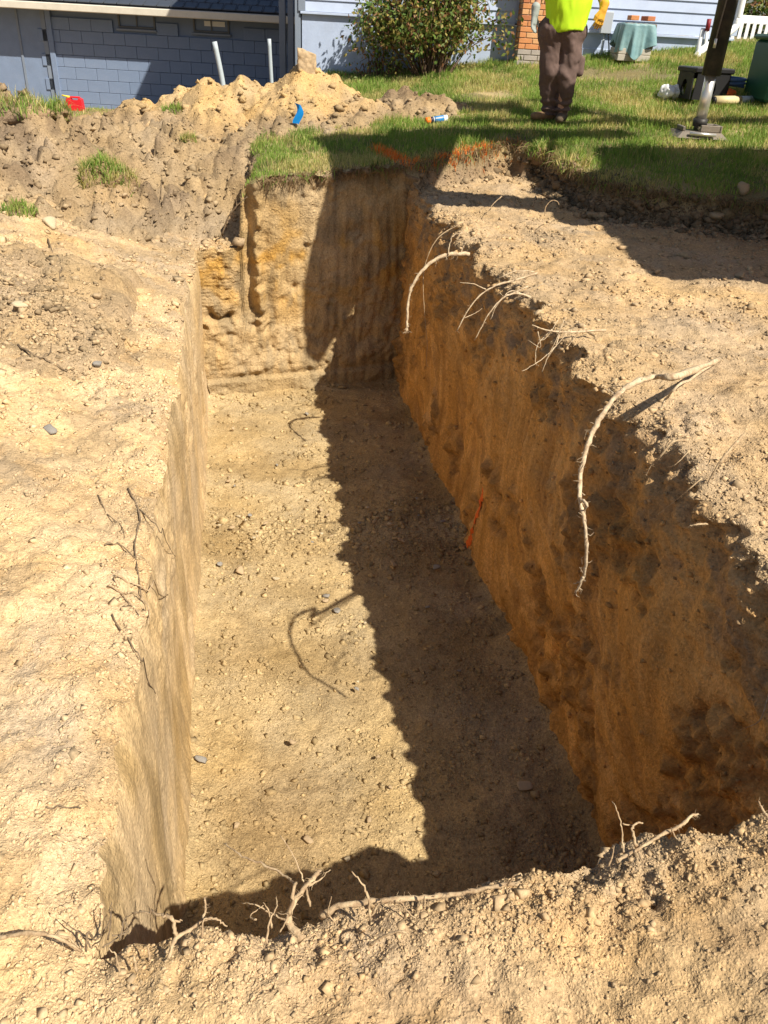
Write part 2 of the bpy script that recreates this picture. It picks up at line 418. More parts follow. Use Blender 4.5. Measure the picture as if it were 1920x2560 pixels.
gu, gv = np.meshgrid(U, V, indexing='ij'); fu, fv = np.meshgrid(FU, FV, indexing='ij')
frac = np.minimum(fu, fv)
iL, iR = len(uo), len(uo) + NWL + len(ui); jN, jB = len(vo), len(vo) + NWN + len(vi)
gvs = gv + 0.19 * (gu - UL) * sst(4.5, VB, gv) * sst(13, 9, gv)       # the far wall is skewed
inside = frac > 0
hh, lm = H_full(gu, gvs)
x0, y0 = uv2xy(gu, gvs)
fl = FZ + 0.02 * fbm2(x0, y0, 0.9, 3, 40) + 0.010 * fbm2(x0, y0, 0.12, 3, 41)
band = np.exp(-((gvs - 5.05 - 0.12 * gu) / 0.35) ** 2)
fl = fl + (0.006 + 0.012 * band) * lumps(x0, y0, 0.05, 7) + 0.006 * lumps(x0, y0, 0.025, 8, 1.5) + 0.03 * band
fl = fl + 0.05 * np.exp(-np.maximum(UR - gu, 0) / 0.06) + 0.03 * np.exp(-np.maximum(gu - UL, 0) / 0.04) + 0.03 * np.exp(-np.maximum(VB + .19 * (gu - UL) - gvs, 0) / 0.05)
gz = lerp(hh, fl, frac)
gz = np.where(frac == 0, hh, np.where(frac >= 1, fl, gz))
depth = hh - gz
isLW = (np.arange(len(U)) >= iL) & (np.arange(len(U)) < iL + NWL)
isRW = (np.arange(len(U)) >= iR) & (np.arange(len(U)) < iR + NWR)
isNW = (np.arange(len(V)) >= jN) & (np.arange(len(V)) < jN + NWN)
isBW = (np.arange(len(V)) >= jB) & (np.arange(len(V)) < jB + NWB)
pinV = (gv >= VN) & (gv <= VB); pinU = (gu >= UL) & (gu <= UR)
# horizontal shift of each wall (positive = into the soil, away from the pit)
def torn(v, z, dep):
    """where the clay was torn rather than smeared"""
    t = sst(0.0, 0.35, fbm2(v, z, 0.7, 4, 54, .55) + 0.35 * sst(4.2, 2.2, v) * sst(0.2, 0.8, dep) - 0.05) * sst(0.12, 0.4, dep); return t
def wall_right(v, z, dep):
    top = np.exp(-np.clip(dep, 0, 3) / 0.22)
    s = 0.05 * fbm2(v, z * 0.7, 1.3, 2, 50) + 0.015 * fbm2(v, z, 0.25, 3, 51)
    s = s + top * (0.05 + 0.085 * fbm2(v, z, 0.30, 3, 52) + 0.06 * fbm2(v, z * 1.4, 0.09, 3, 53))
    t = torn(v, z, dep)
    s = s + t * (0.03 + 0.055 * fbm2(v, z, 0.16, 4, 55, .6) - 0.05 * lumps(v, z, 0.11, 30, 1.4) - 0.022 * lumps(v, z, 0.05, 31, 1.4))
    ang = 0.85 + 0.5 * n2(v, z, 1.6, 59); lo = np.cos(ang) * v + np.sin(ang) * z; sh = -np.sin(ang) * v + np.cos(ang) * z
    s = s + (1 - t) * sst(0.15, 0.5, dep) * (0.016 * fbm2(lo * 0.45, sh * 1.8, 0.2, 4, 56, .6) + 0.0035 * np.sin(sh * 120 + 3 * n2(v, z, 0.3, 47)) * sst(0.0, 0.3, n2(v, z, 0.45, 48)))
    return s - 0.03 * sst(1.3, 1.95, dep)
def wall_left(v, z, dep):
    s = 0.03 * fbm2(v, z * 0.5, 1.1, 2, 60) + 0.010 * fbm2(v * 1.3, z * 0.25, 0.16, 3, 61) + 0.012 * fbm2(v * .9 + z * .3, z * 1.2, 0.13, 4, 62, .6) * sst(0.0, 0.4, n2(v, z, 0.6, 64)) + 0.010 * lumps(v, z * .6, 0.10, 65, 1.5) * sst(0.0, 0.4, n2(v, z, 0.5, 66))
    return s + np.exp(-np.clip(dep, 0, 3) / 0.10) * (0.03 + 0.022 * fbm2(v, z, 0.25, 3, 63)) - 0.02 * sst(1.1, 1.45, dep)
def wall_back(u, z, dep):
    rt = sst(0.20, 0.34, u)                                                           # right part carries tooth grooves
    g = np.abs(((u + 0.05 * n2(u, z * .4, 0.35, 70)) / 0.105) % 1 - 0.5) * 2
    wid = sst(-0.9, 0.2, z)
    s = rt * (0.016 * sst(0.35, 0.75, g) * sst(-0.3, 0.3, n2(u * 2.5, z * 0.6, 0.4, 69)) * (0.35 + 0.65 * sst(0.7, 0.95, u)) + 0.012 * fbm2(u * 3, z * 0.5, 0.3, 3, 71))
    s = s + 0.018 * fbm2(u, z, 0.16, 3, 72) * (0.5 + sst(-0.1, 0.3, n2(u, z, 0.5, 73)))
    crumble = sst(0.1, 0.45, fbm2(u, z, 0.35, 3, 74)); s = s + crumble * 0.025 * lumps(u, z, 0.06, 9, 1.3)
    ridge = np.exp(-((u - 0.16 - 0.03 * n2(z, u, 0.3, 75)) / 0.055) ** 2) * sst(-1.15, -0.9, z) * sst(0.5, 0.35, z)
    s = s - ridge * (0.10 + 0.05 * fbm2(u, z, 0.1, 3, 76)) + 0.05 * np.exp(-((u - 0.07) / 0.03) ** 2) * sst(-1.1, -0.8, z)
    s = s - 0.10 * (1 - rt) * sst(-0.85, -0.35, z) * 0 + 0.05 * sst(-1.05, -0.95, z) * (1 - rt)
    pit = np.exp(-((z + 1.0) / 0.10) ** 2) * (1 - rt) * np.clip(n2(u, z, 0.09, 77), 0, 1) * 0.16; s = s + pit
    low = sst(-0.98, -1.12, z) * sst(-1.56, -1.48, z); s = s - low * (0.045 * lumps(u, z, 0.13, 32, 1.2) + 0.02 * lumps(u, z, 0.05, 33, 1.2)) + (1 - rt) * 0.004 * np.sin(z * 190 + 2 * n2(u, z, .3, 34)) * sst(-.95, -.85, z)
    s = s - 0.06 * sst(-1.20, -1.45, z) - 0.05 * sst(-1.555, -1.585, z)                # slumped foot, then a smooth skirting
    top = np.exp(-np.clip(dep, 0, 3) / 0.12); s = s + top * rt * (0.03 + 0.09 * fbm2(u, z, 0.13, 4, 78, .6))
    return s
dz = np.clip(depth, 0, 3)
dR, dL = np.maximum(gu - UR, 0), np.maximum(UL - gu, 0)
dBk, dNr = np.maximum(gv - VB, 0), np.maximum(VN - gv, 0)
inU = np.where(gu > UR, np.exp(-dR / 0.10), np.where(gu < UL, np.exp(-dL / 0.10), 1.0))
inV = np.where(gv > VB, np.exp(-dBk / 0.10), np.where(gv < VN, np.exp(-dNr / 0.10), 1.0))
wR = np.where(gu >= UR, np.exp(-dR / 0.10), np.clip(1 - (UR - gu) / 0.3, 0, 1) ** 2 * (frac >= 1)) * inV
wLf = np.where(gu <= UL, np.exp(-dL / 0.10), np.clip(1 - (gu - UL) / 0.3, 0, 1) ** 2 * (frac >= 1)) * inV
wB = np.where(gv >= VB, np.exp(-dBk / 0.10), np.clip(1 - (VB - gv) / 0.3, 0, 1) ** 2 * (frac >= 1)) * inU
wN = np.where(gv <= VN, np.exp(-dNr / 0.10), np.clip(1 - (gv - VN) / 0.3, 0, 1) ** 2 * (frac >= 1)) * inU
def on(mask, fn, *a):
    out = np.zeros(mask.shape); out[mask] = fn(*[q[mask] for q in a]); return out
sR = on(wR > .003, wall_right, gvs, gz, dz); sL = on(wLf > .003, wall_left, gvs, gz, dz); sB = on(wB > .003, wall_back, gu, gz, dz)
sN = on(wN > .003, lambda u, z, d: 0.05 * fbm2(u, z, 0.35, 3, 80) + np.exp(-d / 0.15) * (0.05 * fbm2(u, z, 0.22, 3, 81) - 0.01) + 0.04 * sst(0, 0.8, d), gu, gz, dz)
pu = gu + wR * sR - wLf * sL; pv = gvs + wB * sB - wN * sN
X, Y = uv2xy(pu, pv)
VV = np.stack([X, Y, gz], -1).reshape(-1, 3)

# soil colours (real soil kinds: pale dry subsoil, orange clay, grey-brown topsoil)
PALE, TAN, CLAY, TOPS, GREY, GOLD = [np.array(c) for c in ((.60, .445, .266), (.455, .328, .192), (.60, .33, .105), (.19, .135, .085), (.37, .28, .18), (.55, .365, .165))]
def cmix(a, b, t): return a + (b - a) * np.asarray(t)[..., None]
def soil_col(u, v, z, x, y, dep, m):
    c = np.broadcast_to(TAN, u.shape + (3,)).copy()
    lf = sst(0.4, -0.6, u); c = cmix(c, PALE, lf * sst(9.0, 7.0, v) * 0.9)
    c = cmix(c, GREY, sst(0.0, 0.5, fbm2(x, y, 1.2, 4, 90)) * (0.2 + 0.35 * sst(0.8, 1.6, v)))
    c = cmix(c, np.array([.40, .265, .14]), sst(0.1, 0.5, fbm2(u * 0.5 - v * 0.3, v * 2.2 + u * 0.9, 0.25, 4, 94)) * 0.45 * sst(1.2, 0.8, v))
    c = cmix(c, GOLD, sst(0.18, 0.55, fbm2(x, y, 0.7, 4, 91)) * 0.30)
    c = cmix(c, TOPS * 1.25, sst(6.4, 8.5, v) * sst(UL + .2, UL - 0.8, u) * (0.35 + 0.4 * sst(-.3, .4, fbm2(x, y, 0.6, 3, 92))))
    g = np.exp(-(((x + 2.35 + 0.3 * (y - 5)) / 0.75) ** 2 + ((y - 4.9) / 0.7) ** 2)); c = cmix(c, GREY * 0.6, sst(0.35, 0.7, g + 0.25 * fbm2(x, y, 0.3, 3, 93)) * 0.8)
    c = cmix(c, GREY * 0.8, sst(0.15, 0.5, fbm2(x, y, 0.55, 5, 104, .6)) * lf * 0.55); c = cmix(c, np.array([.50, .33, .16]), sst(0.2, 0.5, fbm2(x, y, 0.28, 4, 105, .6)) * 0.4)
    c = cmix(c, GREY * 1.05, sst(UR - 0.05, UR + 0.05, u) * (v > VN) * 0.2)
    return c
cg = soil_col(gu, gvs, gz, X, Y, depth, lm)
cl_ = cg.copy()
lawn_soil = cmix(np.array([.20, .17, .085]), np.array([.38, .30, .16]), sst(0.0, 0.5, fbm2(X, Y, 0.8, 3, 95)))
cg = cmix(cg, lawn_soil, lm); cg = cmix(cg, TOPS, (np.exp(-((lawn_sd(X, Y) + 0.03) / 0.07) ** 2) * (1 - lm))[...] * 0.7)
def pit_colours(gu, gvs, gz, dz, X, Y):
    cf = cmix(np.broadcast_to(np.array([.43, .325, .178]), gu.shape + (3,)), np.array([.35, .256, .133]), sst(-0.2, 0.5, fbm2(X, Y, 0.6, 4, 96)))
    cf = cmix(cf, np.array([.30, .205, .10]), np.exp(-(((gu - 0.1) / 0.35) ** 2 + ((gvs - 2.55) / 0.5) ** 2)) * 0.7)
    ang_ = 0.85 + 0.5 * n2(gvs, gz, 1.6, 59); lo_ = np.cos(ang_) * gvs + np.sin(ang_) * gz; sh_ = -np.sin(ang_) * gvs + np.cos(ang_) * gz
    cw = cmix(np.broadcast_to(CLAY, gu.shape + (3,)), CLAY * np.array([1.2, 1.25, 1.4]), sst(-0.1, 0.5, fbm2(lo_ * 0.5, sh_ * 1.3, 0.30, 5, 97, .65)))
    cw = cmix(cw, np.array([.38, .20, .07]), sst(0.05, 0.7, fbm2(lo_ * 0.5, sh_ * 1.3, 0.35, 5, 98, .7)) * 0.6)
    tn_ = torn(gvs, gz, dz); cw = cmix(cw, np.array([.20, .125, .06]), tn_ * (0.12 + 0.45 * sst(-.2, .3, fbm2(gvs, gz, 0.12, 3, 103))))
    cw = cmix(cw, TAN * 0.85, np.exp(-dz / 0.16) * 0.9); cw = cmix(cw, TOPS * 1.5, np.exp(-((dz - 0.22) / 0.13) ** 2) * sst(-0.2, 0.3, fbm2(gvs, gz, 0.2, 3, 99)) * 0.8)
    clw = cmix(np.broadcast_to(np.array([.57, .425, .245]), gu.shape + (3,)), np.array([.43, .31, .16]), sst(-0.05, 0.4, fbm2(gvs, gz * 0.35, 0.35, 4, 100)) * sst(6.0, 3.5, gvs))
    cb = cmix(np.broadcast_to(np.array([.44, .315, .165]), gu.shape + (3,)), np.array([.46, .275, .08]), sst(-0.1, 0.4, fbm2(gu, gz, 0.35, 3, 101)) * np.exp(-((gz + 0.45) / 0.45) ** 2))
    cb = cmix(cb, np.array([.26, .20, .12]), sst(0.1, 0.4, fbm2(gu * 3, gz, 0.4, 3, 102)) * 0.6)
    cb = cmix(cb, TOPS, np.exp(-dz / 0.10) * sst(0.1, 0.3, gu)); cb = cmix(cb, np.array([.33, .25, .14]), sst(-1.5, -1.6, gz) * 0.7)
    return cf, cw, clw, cb
pm = inside | (np.roll(inside, 1, 0) | np.roll(inside, -1, 0) | np.roll(inside, 1, 1) | np.roll(inside, -1, 1))
cf, cw, clw, cb = [np.zeros(gu.shape + (3,)) for _ in range(4)]
for dst, src in zip((cf, cw, clw, cb), pit_colours(*[q[pm] for q in (gu, gvs, gz, dz, X, Y)])): dst[pm] = src
nj = len(V)
qi, qj = np.meshgrid(np.arange(len(U) - 1), np.arange(nj - 1), indexing='ij')
Q = np.stack([qi * nj + qj, (qi + 1) * nj + qj, (qi + 1) * nj + qj + 1, qi * nj + qj + 1], -1).reshape(-1, 4)
ci, cj = qi.ravel(), qj.ravel()
inLW = (ci >= iL) & (ci < iL + NWL - 1); inRW = (ci >= iR) & (ci < iR + NWR - 1)
inNW = (cj >= jN) & (cj < jN + NWN - 1); inBW = (cj >= jB) & (cj < jB + NWB - 1)
flI = (ci >= iL + NWL - 1) & (ci < iR); flJ = (cj >= jN + NWN - 1) & (cj < jB)
outI = (ci < iL) | (ci >= iR + NWR - 1); outJ = (cj < jN) | (cj >= jB + NWB - 1)
fcen = lm.ravel()[Q].mean(1) > 0.5
groundf = (outI & ~inNW & ~inBW) | (outJ & ~inLW & ~inRW)
def piece(name, mask, colr, mat):
    f = Q[mask]; used, inv = np.unique(f, return_inverse=True)
    o = mk(name, VV[used], inv.reshape(-1, 4)[:, ::1], mat, None, True, colr.reshape(-1, 3)[used]); return tag(o, kind='structure')
piece('ground', groundf & ~fcen, cg, M['ground'])
piece('lawn_ground', groundf & fcen, cg, M['ground'])
piece('pit_floor', flI & flJ, cf, M['floor'])
piece('pit_wall_right', inRW & flJ, cw, M['wall_r'])
piece('pit_wall_left', inLW & flJ, clw, M['wall_l'])
piece('pit_wall_back', flI & inBW, cb, M['wall_b'])
piece('pit_wall_near', flI & inNW, cw, M['wall_r'])
def Hxy(x, y):
    u, v = xy2uv(np.asarray(x, float), np.asarray(y, float)); h, m = H_full(u, v); return h

# ------------------------------------------------------------------ spoil heaps
def heap(name, peaks, label, tone, ext, lump=0.05, seed=0, step=0.025):
    xs = np.arange(ext[0], ext[1], step); ys = np.arange(ext[2], ext[3], step); gx, gy = np.meshgrid(xs, ys, indexing='ij')
    wx = gx + 0.10 * fbm2(gx, gy, 0.5, 3, seed + 1); wy = gy + 0.10 * fbm2(gx, gy, 0.5, 3, seed + 2); z = None
    for (px, py, pz, sl) in peaks:
        d = np.hypot(wx - px, wy - py); q = pz - sl * (np.sqrt(d * d + 0.02) - 0.14); z = q if z is None else -smin(-z, -q, 0.08)
    z = z + 0.06 * fbm2(gx, gy, 0.35, 4, seed + 3) + lump * lumps(gx, gy, 0.13, seed + 4) + lump * 0.55 * lumps(gx, gy, 0.06, seed + 5) + 0.012 * lumps(gx, gy, 0.03, seed + 6, 1.5)
    bd_ = np.minimum(np.minimum(gx - ext[0], ext[1] - gx), np.minimum(gy - ext[2], ext[3] - gy)); z = z - 1.2 * sst(0.25, 0.0, bd_); z = z - 0.8 * sst(0.45, 0.03, rim_dist(*xy2uv(gx, gy))) * (xy2uv(gx, gy)[0] < 0.1)
    g = Hxy(gx, gy); keep = z > g - 0.03
    HGRID.append((ext[0], ext[2], step, np.where(keep, z, -9.0)))
    n_ = len(ys); a, b = np.meshgrid(np.arange(len(xs) - 1), np.arange(n_ - 1), indexing='ij')
    Qh = np.stack([a * n_ + b, (a + 1) * n_ + b, (a + 1) * n_ + b + 1, a * n_ + b + 1], -1).reshape(-1, 4)
    kf = keep.ravel()[Qh].any(1); Qh = Qh[kf]; used, inv = np.unique(Qh, return_inverse=True)
    Vh = np.stack([gx, gy, np.maximum(z, g - 0.04)], -1).reshape(-1, 3)
    c = cmix(np.broadcast_to(np.array(tone[0]), gx.shape + (3,)), np.array(tone[1]), sst(-0.15, 0.35, fbm2(gx, gy, 0.4, 4, seed + 7)))
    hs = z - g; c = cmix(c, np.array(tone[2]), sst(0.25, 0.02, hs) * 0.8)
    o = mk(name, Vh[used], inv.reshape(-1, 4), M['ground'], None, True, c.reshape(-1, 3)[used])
    tag(o, label, 'dirt pile', 'heaps of dug soil behind the pit')
    return Vh[used], inv.reshape(-1, 4), c.reshape(-1, 3)[used]
HGRID = []
GRV = ((.33, .245, .145), (.26, .19, .115), (.42, .31, .19))
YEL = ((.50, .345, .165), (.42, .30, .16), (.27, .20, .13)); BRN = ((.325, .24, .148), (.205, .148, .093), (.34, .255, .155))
HEAPS = [
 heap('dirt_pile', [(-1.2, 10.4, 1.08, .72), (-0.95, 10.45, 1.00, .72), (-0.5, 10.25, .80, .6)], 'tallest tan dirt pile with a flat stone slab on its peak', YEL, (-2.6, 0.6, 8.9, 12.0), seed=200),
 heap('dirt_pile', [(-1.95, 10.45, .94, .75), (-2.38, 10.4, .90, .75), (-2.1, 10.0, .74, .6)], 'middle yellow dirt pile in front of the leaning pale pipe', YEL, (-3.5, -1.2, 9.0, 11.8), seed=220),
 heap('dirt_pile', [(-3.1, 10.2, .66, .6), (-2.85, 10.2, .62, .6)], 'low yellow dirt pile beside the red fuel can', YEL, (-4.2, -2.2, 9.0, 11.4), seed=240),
 heap('dirt_pile', [(-3.95, 8.6, .72, .50), (-4.4, 8.6, .76, .50), (-3.4, 8.3, .50, .50), (-4.2, 7.6, .55, .45)], 'brown weedy dirt mound at the left edge of the photo', BRN, (-5.6, -2.0, 5.8, 10.4), 0.15, 260, 0.03),
 heap('dirt_pile', [(0.0, 10.5, .90, .7), (-0.25, 10.4, .78, .6)], 'small crumbly brown clod heap right of the tallest dirt pile', BRN, (-0.9, 0.6, 9.8, 11.2), 0.06, 280, 0.02),
 heap('dirt_pile', [(0.37, 10.45, .88, .7), (0.60, 10.5, .80, .6)], 'small brown clod heap on the grass above the paint can', BRN, (-0.2, 1.3, 9.8, 11.1), 0.06, 300, 0.02),
 heap('dirt_pile', [(-1.65, 9.5, .52, .5), (-2.2, 9.3, .44, .5), (-1.2, 9.75, .62, .45), (-.75, 9.9, .66, .4)], 'dark cloddy topsoil heap under the blue flag', BRN, (-3.1, -0.1, 8.3, 10.6), 0.09, 320, 0.022),
 heap('dirt_pile', [(-2.35, 4.95, .02, .30), (-2.75, 5.5, .13, .30), (-2.0, 4.6, -.10, .35)], 'low spread of dark gravelly soil on the pale left bank', GRV, (-3.7, -1.2, 3.7, 6.3), 0.035, 360, 0.018),
 heap('dirt_pile', [(-2.75, 9.3, .50, .52), (-3.25, 9.1, .54, .52), (-2.4, 9.2, .42, .55)], 'dark cloddy topsoil heap in front of the low yellow pile', BRN, (-4.4, -1.5, 7.0, 10.4), 0.15, 340, 0.022)]

def surf(x, y):
    """top of ground or heap"""
    x = np.asarray(x, float); y = np.asarray(y, float); h = Hxy(x, y); u, v = xy2uv(x, y)
    h = np.where((u > UL) & (u < UR) & (v > VN) & (v < VB + .19 * (u - UL)), FZ + .02, h)
    for x0_, y0_, st, Z in HGRID:
        i = np.floor((x - x0_) / st).astype(int); j = np.floor((y - y0_) / st).astype(int); ok = (i >= 0) & (j >= 0) & (i < Z.shape[0]) & (j < Z.shape[1])
        h = np.where(ok, np.maximum(h, Z[np.clip(i, 0, Z.shape[0] - 1), np.clip(j, 0, Z.shape[1] - 1)]), h)
    return h
def gp(px, py):
    """first point of the ground on the sight line through a photo pixel"""
    d = at(px, py, 1.0) - np.array([0, 0, CAMZ]); t = np.arange(0.7, 20, 0.012); P = np.array([0, 0, CAMZ]) + t[:, None] * d
    b = P[:, 2] < surf(P[:, 0], P[:, 1]); k = int(np.argmax(b)) if b.any() else len(t) - 1; return P[k]
def wallp(px, py, off):
    """point off metres in front of the right wall plane on a sight line"""
    d = at(px, py, 1.0) - np.array([0, 0, CAMZ]); t = (UR - off) / (CA * d[0] + SA * d[1]); return np.array([0, 0, CAMZ]) + d * t

# ------------------------------------------------------------------ crumbs, gravel and stones
def ico():
    t = (1 + 5 ** 0.5) / 2
    P = np.array([(-1, t, 0), (1, t, 0), (-1, -t, 0), (1, -t, 0), (0, -1, t), (0, 1, t), (0, -1, -t), (0, 1, -t), (t, 0, -1), (t, 0, 1), (-t, 0, -1), (-t, 0, 1)], float)
    F = np.array([(0, 11, 5), (0, 5, 1), (0, 1, 7), (0, 7, 10), (0, 10, 11), (1, 5, 9), (5, 11, 4), (11, 10, 2), (10, 7, 6), (7, 1, 8), (3, 9, 4), (3, 4, 2), (3, 2, 6), (3, 6, 8), (3, 8, 9), (4, 9, 5), (2, 4, 11), (6, 2, 10), (8, 6, 7), (9, 8, 1)])
    return P / np.linalg.norm(P[0]), F
IP, IF = ico()
OP = np.array([(1, 0, 0), (-1, 0, 0), (0, 1, 0), (0, -1, 0), (0, 0, 1), (0, 0, -1)], float)
OF = np.array([(0, 2, 4), (2, 1, 4), (1, 3, 4), (3, 0, 4), (2, 0, 5), (1, 2, 5), (3, 1, 5), (0, 3, 5)])
BXP = np.array([(x, y, z) for x in (-1, 1) for y in (-1, 1) for z in (-1, 1)], float) * 0.72
BXF = np.array([(0, 1, 3), (0, 3, 2), (4, 6, 7), (4, 7, 5), (0, 4, 5), (0, 5, 1), (2, 3, 7), (2, 7, 6), (0, 2, 6), (0, 6, 4), (1, 5, 7), (1, 7, 3)])
def scatter(name, pos, rad, col, label, cat, flat=0.7, proto=(IP, IF), smooth=False, seed=1):
    r = np.random.default_rng(seed); n = len(pos); P, F = proto; k = len(P)
    ax = r.normal(size=(n, 4)); ax /= np.linalg.norm(ax, axis=1, keepdims=True); w, x, y, z = ax.T
    R = np.stack([1 - 2 * (y * y + z * z), 2 * (x * y - z * w), 2 * (x * z + y * w), 2 * (x * y + z * w), 1 - 2 * (x * x + z * z), 2 * (y * z - x * w), 2 * (x * z - y * w), 2 * (y * z + x * w), 1 - 2 * (x * x + y * y)], 1).reshape(n, 3, 3)
    S = P[None] * (1 + 0.30 * r.normal(size=(n, k, 1)).clip(-1.6, 1.6)) * (0.5 + 0.9 * r.random((n, 1, 3)))
    S = np.einsum('nij,nkj->nki', R, S); S[..., 2] *= flat
    W = (S * rad[:, None, None] + pos[:, None, :]).reshape(-1, 3)
    FF = (F[None] + (np.arange(n) * k)[:, None, None]).reshape(-1, 3)
    C = np.repeat(col, k, 0)
    o = mk(name, W, FF, M['crumb'], None, smooth, C); return tag(o, label, cat, None, 'stuff')
def pick(Vs, Fs, Cs, dens, n, seed):
    """random points on quads, even over the picture: weight = area / distance^2 * density"""
    r = np.random.default_rng(seed); P = Vs[Fs]; c = P.mean(1)
    nr = 0.5 * np.cross(P[:, 2] - P[:, 0], P[:, 3] - P[:, 1]); ar = np.linalg.norm(nr, axis=1) + 1e-12
    tc = np.array([0, 0, CAMZ]) - c; d = np.linalg.norm(tc, axis=1)
    cs = np.abs((nr * tc).sum(1) / (ar * d)); w = ar * (0.35 + cs) / d ** 2 * dens(c)
    fwd = -(tc[:, 1] * _cp - tc[:, 2] * _sp); side = np.abs(c[:, 0]) / np.maximum(fwd, 0.1); w = w * (fwd > 0.3) * (side < 0.56)
    upv = (c[:, 1] * _sp + (c[:, 2] - CAMZ) * _cp) / np.maximum(fwd, .1); w = w * (np.abs(upv) < 0.70)
    q = r.choice(len(Fs), n, p=w / w.sum()); a, b = r.random((2, n, 1))
    pos = (P[q, 0] * (1 - a) + P[q, 1] * a) * (1 - b) + (P[q, 3] * (1 - a) + P[q, 2] * a) * b
    return pos, d[q], Cs[Fs[q, 0]]
def crumbs(name, mask, colr, n, dens, label, base=0.0011, seed=1, big=2.2, proto=(BXP, BXF), cat='soil', rawmesh=None, bright=(0.75, 1.2)):
    if rawmesh is None: Vs, Fs, Cs = VV, Q[mask], colr.reshape(-1, 3)
    else: Vs, Fs, Cs = rawmesh
    pos, d, c = pick(Vs, Fs, Cs, dens, n, seed); r = np.random.default_rng(seed + 9)
    rad = d * base * (0.55 + r.pareto(big, n).clip(0, 4.5)); pos[:, 2] += rad * 0.12
    return scatter(name, pos, rad, c * r.uniform(*bright, (n, 1)), label, cat, seed=seed, proto=proto)
def dens_ground(c):
    u, v = xy2uv(c[:, 0], c[:, 1]); d = rim_dist(u, v)
    return (0.25 + sst(-0.1, 0.5, fbm2(c[:, 0], c[:, 1], 0.55, 3, 12)) * (1 - 0.75 * sst(1.0, 0.85, v)) + 1.6 * np.exp(-d / 0.16)) * (c[:, 1] < 10) * (1 - 0.6 * sst(0.98, 0.84, v)) + 2.5 * np.exp(-(((c[:, 0] + 2.35 + 0.3 * (c[:, 1] - 5)) / 0.6) ** 2 + ((c[:, 1] - 4.9) / 0.6) ** 2))
crumbs('soil_crumbs', groundf & ~fcen, cg, 95000, dens_ground, 'loose crumbs of dry tan soil over the ground round the pit', 0.00064, 1, proto=(OP, OF))
crumbs('soil_clods', groundf & ~fcen, cg, 3500, dens_ground, 'bigger broken clods of tan soil along the pit rims', 0.00105, 2, 2.0)
crumbs('gravel', flI & flJ, cf, 32000, lambda c: 0.35 + 1.5 * np.exp(-((xy2uv(c[:, 0], c[:, 1])[1] - 5.05) / 0.5) ** 2) + 0.8 * sst(0, .5, fbm2(c[:, 0], c[:, 1], 0.5, 3, 44)),
       'loose tan gravel scattered over the pit floor', 0.00066, 3, 2.4, cat='gravel', bright=(0.7, 1.22))
gh = HEAPS[-2]; crumbs('heap_gravel', None, None, 6000, lambda c: np.exp(-(((c[:, 0] + 2.35 + .8 * (c[:, 1] - 4.95)) / .5) ** 2 + ((c[:, 1] - 4.95) / .75) ** 2)) + .05, 'dark crumbs and small stones in the gravelly spread on the left bank', 0.00085, 15, 2.6, rawmesh=gh, bright=(.55, 1.35))
crumbs('lip_clods', groundf & ~fcen, cg, 900, lambda c: np.exp(-((xy2uv(c[:, 0], c[:, 1])[0] - .55) / .14) ** 2 - ((xy2uv(c[:, 0], c[:, 1])[1] - 1.03) / .06) ** 2) + .35 * np.exp(-((xy2uv(c[:, 0], c[:, 1])[1] - 1.02) / .07) ** 2) * (c[:, 0] < 1.6), 'angular pale clods heaped along the near lip of the pit', 0.0016, 16, 3.2, bright=(.8, 1.2))
crumbs('coarse_gravel', flI & flJ, cf, 2200, lambda c: 0.25 + 3.0 * np.exp(-((xy2uv(c[:, 0], c[:, 1])[1] - 5.05 - .12 * xy2uv(c[:, 0], c[:, 1])[0]) / 0.28) ** 2) + 1.2 * sst(2.8, 2.2, xy2uv(c[:, 0], c[:, 1])[1]) + 1.2 * sst(7.0, 7.6, xy2uv(c[:, 0], c[:, 1])[1]),
       'coarse gravel in the band across the pit floor', 0.0010, 13, 2.4, cat='gravel', bright=(0.65, 1.25))
crumbs('step_clods', groundf, cg, 5200, lambda c: np.exp(-((lawn_sd(c[:, 0], c[:, 1]) + .10) / .12) ** 2) * (.12 + (c[:, 0] > 1.3)), 'dark crumbling topsoil clods at the foot of the turf step', 0.0010, 14, 2.2, bright=(0.35, 0.9))
crumbs('wall_crumbs', (inRW & flJ), cw, 4000,
       lambda c: np.exp(-np.clip(0.25 - c[:, 2], 0, 3) / 0.25) + 0.08, 'crumbly soil lumps clinging to the pit walls', 0.0007, 4, 2.0)
HP_ = [h for k, h in enumerate(HEAPS) if k != len(HEAPS) - 2]
Vh = np.concatenate([h[0] for h in HP_]); off = np.cumsum([0] + [len(h[0]) for h in HP_[:-1]])
Fh = np.concatenate([h[1] + o for h, o in zip(HP_, off)]); Ch = np.concatenate([h[2] for h in HP_])
crumbs('heap_clods', None, None, 9000, lambda c: 1 + 0 * c[:, 0], 'loose clods of soil on the dirt piles', 0.0008, 5, 2.4, rawmesh=(Vh, Fh, Ch))

def rock_mesh(seed, sub_flat=1.0, rough=0.16):
    r = np.random.default_rng(seed); P = IP.copy(); F = IF.copy()
    mid = {}; P = list(P); F2 = []
    def m(a, b):
        k = (min(a, b), max(a, b))
        if k not in mid: q = (P[a] + P[b]) / 2; mid[k] = len(P); P.append(q / np.linalg.norm(q))
        return mid[k]
    for a, b, c in F: x, y, z = m(a, b), m(b, c), m(c, a); F2 += [(a, x, z), (b, y, x), (c, z, y), (x, y, z)]
    P = np.array(P)
    for _ in range(11):                               # chip flats off the ball
        d = r.normal(size=3); d /= np.linalg.norm(d); k = r.uniform(0.38, 0.72); s = P @ d; P = P - np.outer(np.clip(s - k, 0, 9), d)
    P = P * (1 + rough * 0.4 * r.normal(size=(len(P), 1))) * np.array([1, r.uniform(.6, 1), sub_flat * r.uniform(.45, .8)])
    return P, np.array(F2)
